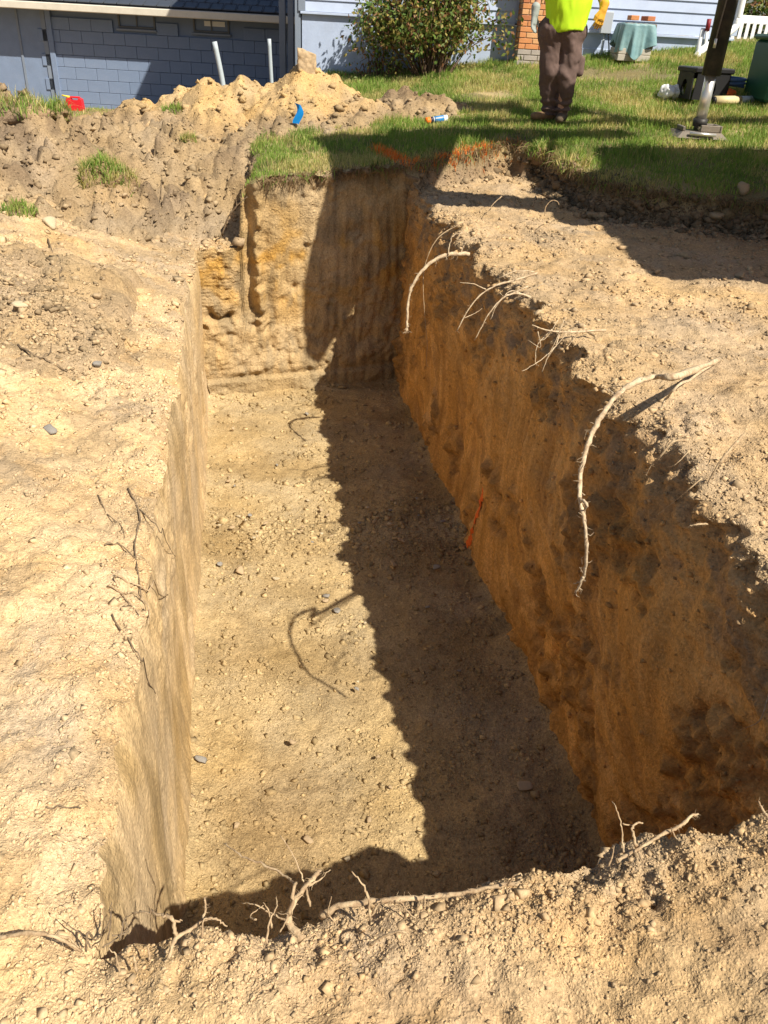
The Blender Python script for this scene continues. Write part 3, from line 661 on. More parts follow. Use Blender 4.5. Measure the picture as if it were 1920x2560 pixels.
def stone_mat(name, c):
    n = N(name, 0.85, 0.25); k = n.ramp(n.noise(30, 5, 0.65), [(0.3, 0.7), (0.7, 1.25)]); n.col(n.mix(c, k, 1.0, 'MULTIPLY')); n.bump(n.noise(60, 4), 0.6, 0.004); return n.m
M['stone'] = stone_mat('tan_stone', (.42, .31, .19)); M['stone_grey'] = stone_mat('grey_stone', (.27, .25, .225)); M['stone_pale'] = stone_mat('pale_stone', (.50, .41, .275))
ROCKS = []
for k in range(8):
    P, F = rock_mesh(400 + k); o = mk('stone', P, F, None, None, False); ROCKS.append(o.data); bpy.data.objects.remove(o)
def stone(px, py, z, r, label, group=None, mat='stone', k=None, name='stone', cat='stone', sink=0.3, flat=1.0):
    p0 = at(px, py, 1.0); d = p0 - np.array([0, 0, CAMZ]); t = (z - CAMZ) / d[2]; p = np.array([0, 0, CAMZ]) + d * t
    k = random.randrange(8) if k is None else k
    me = ROCKS[k].copy(); me.materials.clear(); me.materials.append(M[mat]); o = bpy.data.objects.new(name, me); link(o)
    o.location = p + np.array([0, 0, r * flat * (0.6 - sink)]); o.rotation_euler = (random.uniform(-.3, .3), random.uniform(-.3, .3), random.uniform(0, 6.3)); o.scale = (r, r, r * flat)
    return tag(o, label, cat, group)
for a in [(1310, 1968, .055, 'flat pale angular stone lying in the shaded part of the pit floor', 'stone_pale', .35), (505, 1900, .045, 'smooth grey stone against the foot of the left pit wall', 'stone_grey', .6),
          (602, 1432, .055, 'largest brown stone in the gravel band across the sunlit pit floor', 'stone', .8), (690, 1448, .04, 'pale blocky stone in the gravel band on the sunlit pit floor', 'stone_pale', .7),
          (1090, 1420, .045, 'round grey flat stone in the gravel band in shade near the right wall', 'stone_grey', .5), (985, 1415, .05, 'brown stone just inside the shadow in the gravel band', 'stone', .7),
          (470, 2000, .05, 'brown stone at the foot of the left wall below the grey stone', 'stone', .7), (770, 1252, .03, 'pale flat stone on the sunlit floor at mid pit', 'stone_pale', .5),
          (597, 1292, .026, 'white stone on the sunlit floor beyond the gravel band', 'stone_pale', .8), (868, 2150, .022, 'small white stone on the shadow line at the near end', 'stone_pale', .9)]:
    stone(a[0], a[1], FZ + .02, a[2], a[3], None, a[4], flat=a[5])
for k in range(64):
    u = random.uniform(UL + .1, UR - .12); v = random.choice([random.gauss(5.05, .3), random.uniform(2.4, 7.5)])
    x, y = uv2xy(u, v); me = ROCKS[k % 8]; me2 = me.copy(); me2.materials.append(M[['stone', 'stone', 'stone_pale', 'stone_grey'][k % 4]])
    r = random.uniform(.012, .034); o = bpy.data.objects.new('pebble', me2); link(o); o.location = (x, y, FZ + .03 + .03 * math.exp(-((v - 5.05) / .35) ** 2)); o.scale = (r, r, r * .7); o.rotation_euler = (0, 0, random.uniform(0, 6))
    tag(o, 'small loose pebble lying on the gravelly pit floor', 'pebble', 'pebbles on the pit floor')

# ------------------------------------------------------------------ roots
def root_mat(name, c1, c2):
    n = N(name, 0.85, 0.2); k = n.noise(40, 5, 0.7); n.col(n.ramp(k, [(0.3, c1), (0.65, c2)])); n.bump(n.noise(90, 4), 0.8, 0.004); return n.m
M['root'] = root_mat('root_bark', (.24, .15, .085), (.50, .38, .235)); M['root_pale'] = root_mat('pale_root_bark', (.30, .20, .12), (.62, .50, .34)); M['root_dark'] = root_mat('dark_root_bark', (.10, .07, .045), (.26, .19, .12))
def rpath(pts, Y0, Y1, n=6):
    if isinstance(Y0, str): return catmull(np.array([gp(p[0], p[1]) + np.array([0, 0, .01]) if len(p) < 3 else wallp(*p) for p in pts]), n)
    P = np.array([at(p[0], p[1], lerp(Y0, Y1, k / max(1, len(pts) - 1))) for k, p in enumerate(pts)]); return catmull(P, n)
def root(label, pts, Y, r, branches=(), mat='root', group=None, jit=0.10, seed=0):
    r = (r[0] * .72, r[1] * .72); P = rpath(pts, *Y); rr = np.linspace(r[0], r[1] * .7, len(P)) * (1 + 0.12 * np.random.default_rng(seed).normal(size=len(P)))
    P = P + np.random.default_rng(seed + 5).normal(size=P.shape) * r[0] * 0.12
    b = B(); b.tube(P, rr, 7, True, jit, seed); o = b.build('root', M[mat], None, True); tag(o, label, 'root', group)
    for q, (bp, bY, br) in enumerate(branches):
        Q_ = rpath(bp, *bY); Q_ = Q_ + np.random.default_rng(seed + q + 50).normal(size=Q_.shape) * br[0] * 0.25
        B().tube(Q_, np.linspace(br[0] * .72, br[1] * .5, len(Q_)), 5, True, jit, seed + q).build('rootlet', M[mat], o, True)
    g = np.random.default_rng(seed + 300); hb = B(); L_ = np.linalg.norm(P[-1] - P[0])
    for q in range(int(8 + 1.2 * len(P))):                 # fine torn hairs
        p = P[g.integers(1, len(P))]; d = g.normal(size=3); d[2] -= .3; d *= r[0] * g.uniform(1.0, 3.2) / np.linalg.norm(d); k = p + d * .5 + g.normal(size=3) * r[0] * .5
        hb.tube([p, k, p + d], [r[0] * .13, r[0] * .09, r[0] * .04], 3, False)
    hb.build('root_hairs', M[mat], o, True)['kind'] = 'stuff'
    return o
# right rim, far to near
root('pale curved root hanging over the far part of the right pit wall', [(1172, 635), (1120, 637), (1080, 655), (1045, 690), (1024, 735), (1018, 790), (1018, 830)], (6.05, 5.85), (.023, .015),
     [([(1120, 637), (1126, 605), (1135, 588), (1165, 582), (1176, 590)], (6.0, 6.05), (.008, .004)), ([(1165, 605), (1185, 598), (1198, 592)], (6.05, 6.1), (.005, .003)), ([(1150, 637), (1162, 610), (1185, 595)], (6.05, 6.1), (.007, .004)), ([(1022, 815), (1010, 826)], (5.85, 5.83), (.006, .003))], mat='root_pale', seed=1)
root('long hair-thin root trailing down the right wall beside the curved one', [(1160, 555), (1100, 590), (1070, 640), (1058, 700), (1062, 790), (1068, 860), (1066, 905), (1072, 918)], (6.25, 6.05), (.006, .002), seed=2)
root('forked pale root sticking out below the rim at mid right wall', [(1345, 682), (1290, 700), (1230, 718), (1180, 760), (1142, 828)], (5.05, 4.9), (.011, .006),
     [([(1335, 680), (1290, 678), (1254, 692)], (5.05, 4.95), (.008, .004)), ([(1290, 700), (1282, 680), (1290, 660)], (5.0, 5.0), (.004, .002)), ([(1160, 795), (1185, 785), (1205, 772)], (4.92, 4.94), (.005, .003)), ([(1215, 725), (1190, 712), (1150, 706)], (4.95, 4.9), (.006, .003))], mat='root_pale', seed=3)
root('drooping twin root just right of the forked one on the right rim', [(1352, 755), (1300, 735), (1262, 742), (1222, 785), (1188, 848)], (4.85, 4.7), (.011, .005),
     [([(1330, 745), (1280, 728), (1245, 760), (1225, 800)], (4.85, 4.75), (.007, .003)), ([(1320, 715), (1265, 740), (1250, 735)], (4.85, 4.8), (.006, .003)), ([(1360, 710), (1310, 728), (1380, 700)], (4.9, 4.9), (.004, .002))], mat='root_pale', seed=4)
root('spray of thin pale rootlets under the crumbling right rim', [(1515, 825), (1420, 830), (1370, 826), (1330, 812)], (4.15, 4.0), (.009, .005),
     [([(1380, 822), (1345, 862), (1338, 905), (1348, 915)], (4.1, 4.0), (.005, .002)), ([(1400, 830), (1385, 870), (1345, 905), (1306, 928)], (4.1, 3.95), (.006, .003)), ([(1410, 800), (1390, 850), (1365, 900)], (4.1, 4.0), (.004, .002)), ([(1450, 828), (1420, 865), (1418, 867)], (4.1, 4.05), (.004, .002)), ([(1345, 830), (1350, 868), (1320, 850)], (4.0, 4.0), (.004, .002)), ([(1420, 830), (1375, 885), (1355, 930)], (4.1, 3.95), (.003, .002)), ([(1395, 800), (1365, 845), (1345, 850)], (4.1, 4.0), (.003, .002))], mat='root_pale', seed=5)
root('thickest long root hanging down the near part of the right wall', [(1795, 905), (1700, 938, .04), (1640, 942, .10), (1580, 960, .21), (1530, 1002, .29), (1490, 1062, .35), (1465, 1125, .39), (1451, 1185, .41), (1450, 1250, .42), (1463, 1318, .41), (1465, 1400, .38), (1455, 1452, .37), (1437, 1482, .38)], ('w', 0), (.018, .010),
     [([(1790, 910), (1705, 958, .06), (1665, 998, .12), (1650, 1020, .13)], ('w', 0), (.010, .005)), ([(1545, 990, .26), (1520, 970, .27), (1562, 965, .28)], ('w', 0), (.005, .003)), ([(1460, 1440, .37), (1450, 1455, .38), (1436, 1458, .39)], ('w', 0), (.007, .004)), ([(1451, 1250, .42), (1466, 1262, .42), (1459, 1285, .41)], ('w', 0), (.010, .006))], 'root_pale', seed=6)
root('thin crooked root reaching down left of the near rim clods', [(1720, 1100, -.02), (1682, 1105, .05), (1650, 1142, .09), (1630, 1160, .10), (1613, 1192, .11)], ('w', 0), (.008, .004),
     [([(1720, 1130, .02), (1690, 1160, .07), (1668, 1168, .08)], ('w', 0), (.003, .002))], seed=7)
root('root loop hanging off the right rim close to the photo edge', [(1860, 1085, -.03), (1820, 1130, .05), (1790, 1170, .09), (1768, 1210, .10)], ('w', 0), (.009, .003), [([(1800, 1150, .06), (1760, 1145, .10), (1770, 1120, .1)], ('w', 0), (.004, .002)), ([(1780, 1130, .06), (1770, 1160, .08), (1765, 1165, .09)], ('w', 0), (.004, .002))], seed=8)
root('short broken white root stub poking from the right wall', [(1768, 1310, -.02), (1745, 1311, .05), (1723, 1315, .08)], ('w', 0), (.006, .005), seed=9)
root('dark thin root strand trailing down the near right wall', [(1755, 1195, .0), (1720, 1225, .05), (1690, 1250, .05), (1640, 1290, .05)], ('w', 0), (.004, .002), seed=21)
root('pale thread root hanging at the right photo edge above the near lip', [(1925, 1720, .0), (1912, 1770, .06), (1895, 1805, .08), (1850, 1825, .08)], ('w', 0), (.003, .002), seed=22)
root('small arched root standing up on the right bench', [(1361, 540), (1364, 518), (1378, 502), (1392, 503), (1398, 512)], (7.0, 7.0), (.007, .005), seed=10)
root('thin straight twig lying on the right bench', [(1255, 490), (1235, 508), (1218, 530)], (7.55, 7.1), (.006, .004), seed=11)
# near lip
root('long horizontal hairy root across the near edge of the pit', [(800, 2290), (860, 2262), (950, 2252), (1020, 2245), (1100, 2240), (1180, 2228), (1250, 2214), (1300, 2208)], (1.10, 1.15), (.011, .009),
     [([(1270, 2212), (1282, 2192), (1300, 2185), (1306, 2190)], (1.13, 1.13), (.004, .002)), ([(1320, 2212), (1360, 2235), (1400, 2248)], (1.15, 1.14), (.006, .004)), ([(925, 2300), (922, 2250), (908, 2215), (878, 2178)], (1.08, 1.12), (.005, .003)), ([(930, 2290), (945, 2262), (965, 2250)], (1.09, 1.1), (.005, .003)), ([(1000, 2250), (1020, 2280), (1040, 2296)], (1.1, 1.08), (.003, .002)), ([(840, 2310), (820, 2280), (830, 2240)], (1.08, 1.1), (.003, .002)), ([(1062, 2243), (1060, 2262), (1058, 2266)], (1.1, 1.1), (.004, .002))], jit=0.2, seed=12)
root('stout pale root rising from the near lip with a long thin whip', [(755, 2350), (722, 2305), (735, 2255), (770, 2208), (802, 2178)], (1.02, 1.16), (.012, .010),
     [([(722, 2290), (735, 2220), (732, 2205), (700, 2182), (630, 2150), (588, 2128), (560, 2106)], (1.05, 1.24), (.006, .003)), ([(775, 2265), (765, 2220), (752, 2185), (728, 2130), (700, 2090)], (1.1, 1.2), (.004, .002)), ([(770, 2215), (800, 2200), (825, 2176)], (1.12, 1.14), (.004, .002)), ([(722, 2305), (690, 2290), (640, 2262), (603, 2258)], (1.05, 1.1), (.004, .002)), ([(680, 2320), (672, 2280), (660, 2255)], (1.03, 1.06), (.004, .002)), ([(665, 2360), (672, 2310), (690, 2270), (692, 2240)], (1.0, 1.08), (.004, .002)), ([(640, 2300), (625, 2290), (660, 2262)], (1.04, 1.08), (.003, .002)), ([(700, 2330), (720, 2290), (690, 2282)], (1.02, 1.05), (.003, .002))], jit=0.18, seed=13)
root('branching pale root near the left end of the near lip', [(422, 2395), (440, 2345), (490, 2315), (512, 2285), (512, 2245)], (.99, 1.1), (.007, .004),
     [([(440, 2345), (432, 2300), (400, 2288), (360, 2280), (330, 2285)], (1.02, 1.08), (.007, .004)), ([(505, 2300), (540, 2298), (566, 2318)], (1.05, 1.04), (.005, .003)), ([(506, 2345), (510, 2300), (550, 2300)], (1.02, 1.06), (.004, .002)), ([(432, 2305), (455, 2300)], (1.05, 1.06), (.005, .003)), ([(340, 2430), (335, 2395), (330, 2390)], (.96, .98), (.004, .003)), ([(376, 2402), (368, 2362)], (.98, 1.0), (.004, .003)), ([(300, 2430), (290, 2390), (270, 2370)], (.97, .99), (.004, .002))], jit=0.18, seed=14)
root('tangle of dark thin roots at the left corner of the near lip', [(215, 2380), (220, 2330), (240, 2350), (270, 2310), (280, 2270)], (1.0, 1.08), (.004, .002),
     [([(270, 2350), (278, 2290), (272, 2275), (280, 2258)], (1.02, 1.08), (.003, .002)), ([(230, 2370), (200, 2335), (155, 2300)], (1.0, 1.06), (.003, .002)), ([(300, 2350), (310, 2300), (330, 2285)], (1.0, 1.06), (.003, .002)), ([(255, 2370), (300, 2340), (320, 2320)], (1.0, 1.04), (.003, .002)), ([(280, 2340), (320, 2330), (310, 2300)], (1.01, 1.05), (.003, .002))], 'root_dark', seed=15)
root('pale root curving along the ground at the lower left photo edge', [(-60, 2365), (0, 2345), (60, 2333), (120, 2337), (160, 2352), (205, 2380)], (1.0, .99), (.009, .006), [([(120, 2337), (170, 2345), (200, 2372)], (1.0, .99), (.004, .002))], seed=16)
root('hairy pale root reaching up over the right end of the near lip', [(1545, 2150), (1600, 2120), (1650, 2088), (1700, 2065), (1728, 2040), (1745, 2035)], (1.10, 1.22), (.006, .006),
     [([(1560, 2135), (1556, 2100), (1553, 2060), (1540, 2020), (1530, 2002)], (1.12, 1.2), (.0035, .002)), ([(1590, 2120), (1582, 2085), (1585, 2062), (1608, 2056)], (1.13, 1.17), (.005, .004)), ([(1556, 2060), (1585, 2065)], (1.16, 1.16), (.003, .002)), ([(1680, 2075), (1690, 2095), (1700, 2100)], (1.15, 1.14), (.003, .002)), ([(1595, 2130), (1605, 2150), (1608, 2175)], (1.1, 1.06), (.003, .002)), ([(1625, 2120), (1650, 2150)], (1.1, 1.06), (.003, .002))], jit=0.2, seed=17)
root('short root tip at the right photo edge on the near lip', [(1925, 2050), (1910, 2030), (1896, 2003)], (1.2, 1.24), (.006, .003), seed=18)
root('curled root arching out of the near lip right of the whip root', [(925, 2362), (960, 2340), (1000, 2328), (1018, 2335), (1024, 2350)], (1.0, .99), (.005, .003), seed=19)
root('thin twig upright in the shaded notch of the near lip', [(1522, 2165), (1532, 2135), (1535, 2115)], (1.1, 1.13), (.003, .002), seed=20)
# left bank roots lie on the ground
def lay(label, pts, r, branches=(), mat='root_dark', seed=0, lift=0.006):
    def P_(pp):
        W = catmull(np.array([gp(p[0], p[1]) for p in pp]), 5); W[:, 2] = np.maximum(W[:, 2], np.where(np.abs(surf(W[:, 0], W[:, 1]) - W[:, 2]) < .1, surf(W[:, 0], W[:, 1]), W[:, 2])) + lift + 0.006 * np.sin(np.arange(len(W)) * 1.3 + seed); return W
    W = P_(pts); b = B(); b.tube(W, np.linspace(r[0], r[1], len(W)) * .65, 6, True, .15, seed); o = tag(b.build('root', M[mat], None, True), label, 'root')
    for q, (bp, br) in enumerate(branches):
        W = P_(bp); B().tube(W, np.linspace(br[0], br[1], len(W)) * .6, 5, True, .15, seed + q).build('rootlet', M[mat], o, True)
    return o
lay('dark branching root snaking down the sunlit left bank', [(320, 1225), (345, 1275), (350, 1310), (338, 1360), (343, 1420), (352, 1480), (353, 1500)], (.008, .003),
    [([(262, 1372), (300, 1368), (340, 1400)], (.007, .003)), ([(350, 1280), (385, 1310), (410, 1350), (440, 1395)], (.005, .002)), ([(245, 1240), (270, 1290), (305, 1320), (312, 1350)], (.005, .002))], seed=31)
lay('forked root lying on the left bank below the snaking one', [(285, 1450), (340, 1468), (390, 1488), (420, 1492)], (.006, .004),
    [([(270, 1475), (330, 1490), (370, 1520), (372, 1570)], (.006, .003)), ([(285, 1452), (310, 1500), (350, 1545)], (.005, .003))], 'root', seed=32)
lay('long thin root running down the left bank onto the wall', [(282, 1548), (320, 1600), (350, 1650), (368, 1700), (385, 1730), (412, 1760)], (.004, .003), seed=33)
lay('short dark twig on the pale left bank near the foreground', [(118, 2026), (160, 2028), (205, 2028)], (.004, .003), seed=34)
lay('dead twig lying beside the dark gravel patch on the left bank', [(45, 865), (85, 890), (130, 910), (170, 935)], (.012, .006), [([(105, 902), (125, 885), (130, 860)], (.007, .004))], seed=35)
lay('wispy dead weed on the upper left bank', [(120, 600), (135, 640), (155, 670), (150, 690)], (.010, .004), [([(155, 670), (150, 700), (160, 690)], (.006, .003))], seed=36)
lay('curved twig on the far right bench', [(1340, 575), (1375, 560), (1410, 545)], (.006, .004), seed=37)
o = root('leafless stick leaning against the left end of the grass block', [(555, 588), (570, 545), (592, 515), (618, 492)], (7.75, 7.7), (.012, .008), [([(592, 515), (590, 495)], (7.72, 7.72), (.006, .004)), ([(605, 500), (600, 485)], (7.7, 7.7), (.006, .003))], 'root_dark', seed=38)
lay('thin dead stem standing on the slope left of the stick', [(402, 510), (404, 470), (405, 430)], (.006, .004), seed=39)

# ------------------------------------------------------------------ orange paint streak on the right wall
def wall_pt(v, z):
    dep = 0.2 - z; return uv2xy(UR + float(wall_right(np.array(v), np.array(z), np.array(dep))), v)
n = N('orange_marking_paint', 0.6, 0.3); n.col(n.ramp(n.noise(60, 5, 0.7), [(0.3, (.75, .10, .01)), (0.7, (.95, .24, .05))])); M['orange'] = n.m
def streak():
    p0 = at(1212, 1222, 4.75); p1 = at(1188, 1368, 4.55); (Vs, Fs) = ([], [])
    u0, v0 = xy2uv(p0[0], p0[1]); u1, v1 = xy2uv(p1[0], p1[1])
    # the streak lies on the wall plane u = UR: find v,z along the sight lines
    def hit(px, py):
        d = at(px, py, 1.0) - np.array([0, 0, CAMZ]); c0 = CA * 0 + SA * 0; du = CA * d[0] + SA * d[1]; t = UR / du; w = np.array([0, 0, CAMZ]) + d * t; return xy2uv(w[0], w[1])[1], w[2]
    a, b_ = np.array(hit(1212, 1222)), np.array(hit(1187, 1368)); r = np.random.default_rng(5); n_ = 26; m_ = 6; Vs = []
    for k in range(n_):
        c = lerp(a, b_, k / (n_ - 1)); wdt = 0.008 + 0.022 * math.sin(math.pi * (0.15 + 0.8 * k / n_))
        for q in range(m_):
            e = (q / (m_ - 1) - 0.5) * 2 * wdt * (1 + 0.5 * r.normal() * (q in (0, m_ - 1))) + .004 * math.sin(k * 1.9)
            v, z = c[0] + e, c[1] + 0.2 * e; x, y = wall_pt(v, z); Vs.append((x - CA * 0.006, y - SA * 0.006, z))
    Fs = np.array([(k * m_ + q, k * m_ + q + 1, (k + 1) * m_ + q + 1, (k + 1) * m_ + q) for k in range(n_ - 1) for q in range(m_ - 1)])
    return tag(mk('paint_mark', np.array(Vs), Fs, M['orange']), 'orange spray paint streak low on the right pit wall', 'paint mark')
streak()

# ------------------------------------------------------------------ grass
n = N('grass_blades', 0.6, 0.2); n.col(n.attr())
tr = n.node('ShaderNodeBsdfTranslucent'); n.L(n.mix(n.attr(), (1.15, 1.2, 0.7), 1.0, 'MULTIPLY'), tr.inputs[0]); mx = n.node('ShaderNodeMixShader'); mx.inputs[0].default_value = 0.35
n.L(n.b.outputs[0], mx.inputs[1]).L(tr.outputs[0], mx.inputs[2]).L(mx.outputs[0], n.t.nodes['Material Output'].inputs[0]); M['grass'] = n.m
def blades(name, x, y, z, h, w, col, seed=0, lean=0.55, parent=None):
    r = np.random.default_rng(seed); n_ = len(x); a = r.uniform(0, 2 * np.pi, n_); l = r.normal(0, lean, n_) * h; b = r.uniform(0, 2 * np.pi, n_)
    base = np.stack([x, y, z - 0.01], 1); wv = np.stack([np.cos(a), np.sin(a), 0 * a], 1) * w[:, None]; lv = np.stack([np.cos(b) * l, np.sin(b) * l, 0 * l], 1); up = np.array([0, 0, 1.0])
    m1 = base + lv * 0.3 + up * (h * 0.6)[:, None]; tip = base + lv + up * (h * np.clip(1.0 - 0.4 * (l / h) ** 2, 0.3, 1))[:, None]
    P = np.stack([base - wv, base + wv, m1 + wv * 0.7, m1 - wv * 0.7, tip], 1).reshape(-1, 3); k = np.arange(n_)[:, None] * 5
    return mk(name, P, [k + np.array([0, 1, 2, 3]), k + np.array([3, 2, 4])], M['grass'], parent, False, np.repeat(col, 5, 0))
G1, G2, G3, STR = [np.array(c) for c in ((.18, .29, .055), (.28, .39, .085), (.11, .19, .04), (.60, .49, .23))]
def grass_col(x, y, r, dry=0.0):
    n_ = len(x); c = cmix(np.broadcast_to(G1, (n_, 3)), G2, r.random(n_)); c = cmix(c, G3, sst(0.1, 0.5, fbm2(x, y, 0.5, 3, 120)) * 0.6)
    t = sst(-0.15, 0.45, fbm2(x, y, 0.85, 4, 121) + dry) * 0.72 + 0.13; return cmix(c, STR * (0.7 + 0.5 * r.random((n_, 1))), (r.random(n_) < t) * r.uniform(0.5, 1, n_))
r = np.random.default_rng(77); n_ = 330000
gx = r.uniform(-2.6, 6.5, n_); gy = r.uniform(7.4, 14.2, n_)
sdl = lawn_sd(gx, gy); bare = np.zeros(n_)
for (bx, by, br) in ((1.03, 11.1, .42), (2.75, 11.9, .75), (2.2, 12.1, .5), (0.45, 10.5, .35), (3.3, 11.7, .4), (-0.3, 12.9, .5)): bare = np.maximum(bare, np.exp(-((gx - bx) / br) ** 2 - ((gy - by) / (br * .55)) ** 2))
keep = (sdl > -0.005) & (r.random(n_) < (0.95 - 1.15 * bare - 0.35 * sst(0.1, 0.6, fbm2(gx, gy, 0.4, 3, 125)))) & (gy < 13.05 + 0.04 * gx) & (gx < 0.66 * gy) & (gx > -0.16 * gy - 0.3)
u_, v_ = xy2uv(gx, gy); keep &= ~((u_ > UL) & (u_ < UR) & (v_ < VB + .19 * (u_ - UL) + 0.02)); gx, gy, sdl = gx[keep], gy[keep], sdl[keep]; gz_ = Hxy(gx, gy)
HP = np.full(len(gx), -9.0)
for (hv, hf, hc) in HEAPS:                                # no lawn under the heaps
    ix = np.round((gx - hv[:, 0].min()) / 0.05).astype(int); iy = np.round((gy - hv[:, 1].min()) / 0.05).astype(int); nx, ny = int(np.ptp(hv[:, 0]) / 0.05) + 3, int(np.ptp(hv[:, 1]) / 0.05) + 3
    occ = np.full((nx, ny), -9.0); np.maximum.at(occ, (np.round((hv[:, 0] - hv[:, 0].min()) / 0.05).astype(int), np.round((hv[:, 1] - hv[:, 1].min()) / 0.05).astype(int)), hv[:, 2])
    ok = (ix >= 0) & (iy >= 0) & (ix < nx) & (iy < ny); HP[ok] = np.maximum(HP[ok], occ[ix[ok], iy[ok]])
keep = HP < gz_ + 0.015; gx, gy, gz_, sdl = gx[keep], gy[keep], gz_[keep], sdl[keep]
hh_ = r.uniform(.035, .085, len(gx)) * (1 + 0.5 * sst(0, .5, fbm2(gx, gy, .5, 2, 126))) * (0.75 + 0.25 * sst(7.5, 9.5, gy)); cc = grass_col(gx, gy, r)
cc = cmix(cc, STR * 0.75, np.exp(-np.clip(sdl, 0, 9) / 0.06) * (r.random(len(gx)) < .6) * (gx > -0.2))
PAINTED = [((-0.28, 8.75), (-0.02, 8.36), .06), ((-0.03, 8.37), (0.22, 8.42), .05), ((0.30, 8.52), (0.62, 8.74), .03), ((0.58, 8.74), (1.12, 9.12), .075), ((1.50, 8.45), (1.56, 8.25), .05)]
pd = np.full(len(gx), 9.0)
for (a, b, w) in PAINTED:
    ex, ey = b[0] - a[0], b[1] - a[1]; t = np.clip(((gx - a[0]) * ex + (gy - a[1]) * ey) / (ex * ex + ey * ey), 0, 1); pd = np.minimum(pd, np.hypot(gx - a[0] - t * ex, gy - a[1] - t * ey) / w)
isp = (pd < 1.5) & (r.random(len(gx)) < np.exp(-pd ** 2 * 0.7) * 0.9)
ww = r.uniform(.0022, .0042, len(gx))
tag(blades('lawn_grass', gx[~isp], gy[~isp], gz_[~isp], hh_[~isp], ww[~isp], cc[~isp], 1), 'short patchy green and straw lawn grass beyond the pit', 'grass', None, 'stuff')
px_, py_ = np.repeat(gx[isp], 2) + r.normal(0, .012, isp.sum() * 2), np.repeat(gy[isp], 2) + r.normal(0, .012, isp.sum() * 2)
oc = cmix(np.broadcast_to(np.array([.85, .17, .02]), (len(px_), 3)), np.array([.75, .38, .12]), r.random(len(px_)))
tag(blades('painted_grass', px_, py_, Hxy(px_, py_), r.uniform(.04, .09, len(px_)), r.uniform(.003, .005, len(px_)), oc, 2), 'grass blades sprayed orange along the edge of the cut', 'grass', None, 'stuff')
wx_, wy_ = r.uniform(-7.5, -2.5, 9000), r.uniform(12.8, 16.9, 9000); sz_ = surf(wx_, wy_)
tag(blades('strip_grass', wx_, wy_, sz_, r.uniform(.04, .10, 9000), r.uniform(.003, .006, 9000), grass_col(wx_, wy_, r, -.2), 3), 'dark green grass strip at the foot of the slate blue wall', 'grass', None, 'stuff')
def fringe():
    rr = np.random.default_rng(88); P = [np.array(p) for p in LAWN[2:17]]; bx = [uv2xy(u, VB + .19 * (u - UL) + float(wall_back(np.array(u), np.array(.4), np.array(.02)))) for u in np.linspace(.16, 1.6, 30)]
    pts = []
    for a, b in zip(bx[:-1], bx[1:]): pts += [lerp(np.array(a), np.array(b), t) for t in rr.random(30)]
    for a, b in zip(P[:-1], P[1:]): pts += [lerp(a, b, t) for t in rr.random(int(np.linalg.norm(b - a) * 420))]
    pts = np.array(pts) + rr.normal(0, .022, (len(pts), 2)); n_ = len(pts); z = lawn_h(pts[:, 0], pts[:, 1]) - rr.uniform(-.01, .06, n_); ln = rr.uniform(.03, .11, n_)
    out = np.array([-.15, -1.0]); d = np.stack([out[0] * .5 + rr.normal(0, .5, n_), out[1] * .6 + rr.normal(0, .3, n_), -rr.uniform(.2, 1.3, n_)], 1); d *= ln[:, None]
    w = np.stack([rr.normal(size=n_), rr.normal(size=n_), rr.normal(size=n_)], 1) * .0025; b0 = np.stack([pts[:, 0], pts[:, 1], z], 1); m1 = b0 + d * .5 + np.array([0, 0, .012])
    V_ = np.stack([b0 - w, b0 + w, m1 + w * .7, m1 - w * .7, b0 + d], 1).reshape(-1, 3); k = np.arange(n_)[:, None] * 5
    c = cmix(np.broadcast_to(np.array([.30, .21, .11]), (n_, 3)), np.array([.14, .09, .05]), rr.random(n_)); c = cmix(c, G1, (rr.random(n_) < .15) * 1.0)
    tag(mk('turf_fringe', V_, [k + np.array([0, 1, 2, 3]), k + np.array([3, 2, 4])], M['grass'], None, False, np.repeat(c, 5, 0)), 'dry grass roots hanging from the cut edge of the turf', 'grass roots', None, 'stuff')
fringe()
def sod(label, px, py, Y, r_, n_b, dry, seed, tall=.09, flat=.6):
    p = gp(px, py) + np.array([0, 0, -r_ * flat * (.15 if flat > .3 else .8)]); rr = np.random.default_rng(seed); V_, F_ = snet(lambda X_, Y_, Z_: np.sqrt((X_) ** 2 + (Y_ * 1.1) ** 2 + (Z_ / flat) ** 2) - r_ * (1 + .35 * fbm3(X_, Y_, Z_, r_ * .7, 3, seed)), (-r_ * 1.6,) * 3, (r_ * 1.6,) * 3, r_ / 9)
    o = mk('sod_clump', V_ + p, F_, M['ground'], None, True, np.broadcast_to(TOPS * 1.3, (len(V_), 3)) * (0.8 + .4 * rr.random((len(V_), 1)))); tag(o, label, 'sod clump')
    nz = (V_[:, 2] > -0.35 * r_ * flat) & (V_[:, 2] * 1.2 - V_[:, 1] > -.25 * r_); q = rr.choice(np.nonzero(nz)[0], n_b); B_ = V_[q] * 0.97 + p + rr.normal(0, .008, (n_b, 3))
    g = blades('grass_tuft', B_[:, 0], B_[:, 1], B_[:, 2], rr.uniform(.4, 1.2, n_b) * tall, rr.uniform(.003, .005, n_b), grass_col(B_[:, 0] * 3, B_[:, 1] * 3, rr, dry), seed, .8, o)
    return o
sod('big overturned sod clump with long dry grass on the left slope', 265, 455, 7.3, .24, 1500, .45, 501, .12, .8)
sod('bright green grass tuft on a clod at the left photo edge', 45, 535, 6.3, .15, 420, -.3, 502, .09, .4)
sod('grass tuft growing on the low yellow dirt pile', 440, 282, 9.7, .12, 350, -.1, 504, .09, .5)
sod('dry weedy sod on top of the left mound', 50, 262, 8.5, .34, 420, .2, 506, .16, .28)
sod('dry grass sod on the right shoulder of the left mound', 140, 285, 8.6, .16, 420, .25, 507, .12, .6)
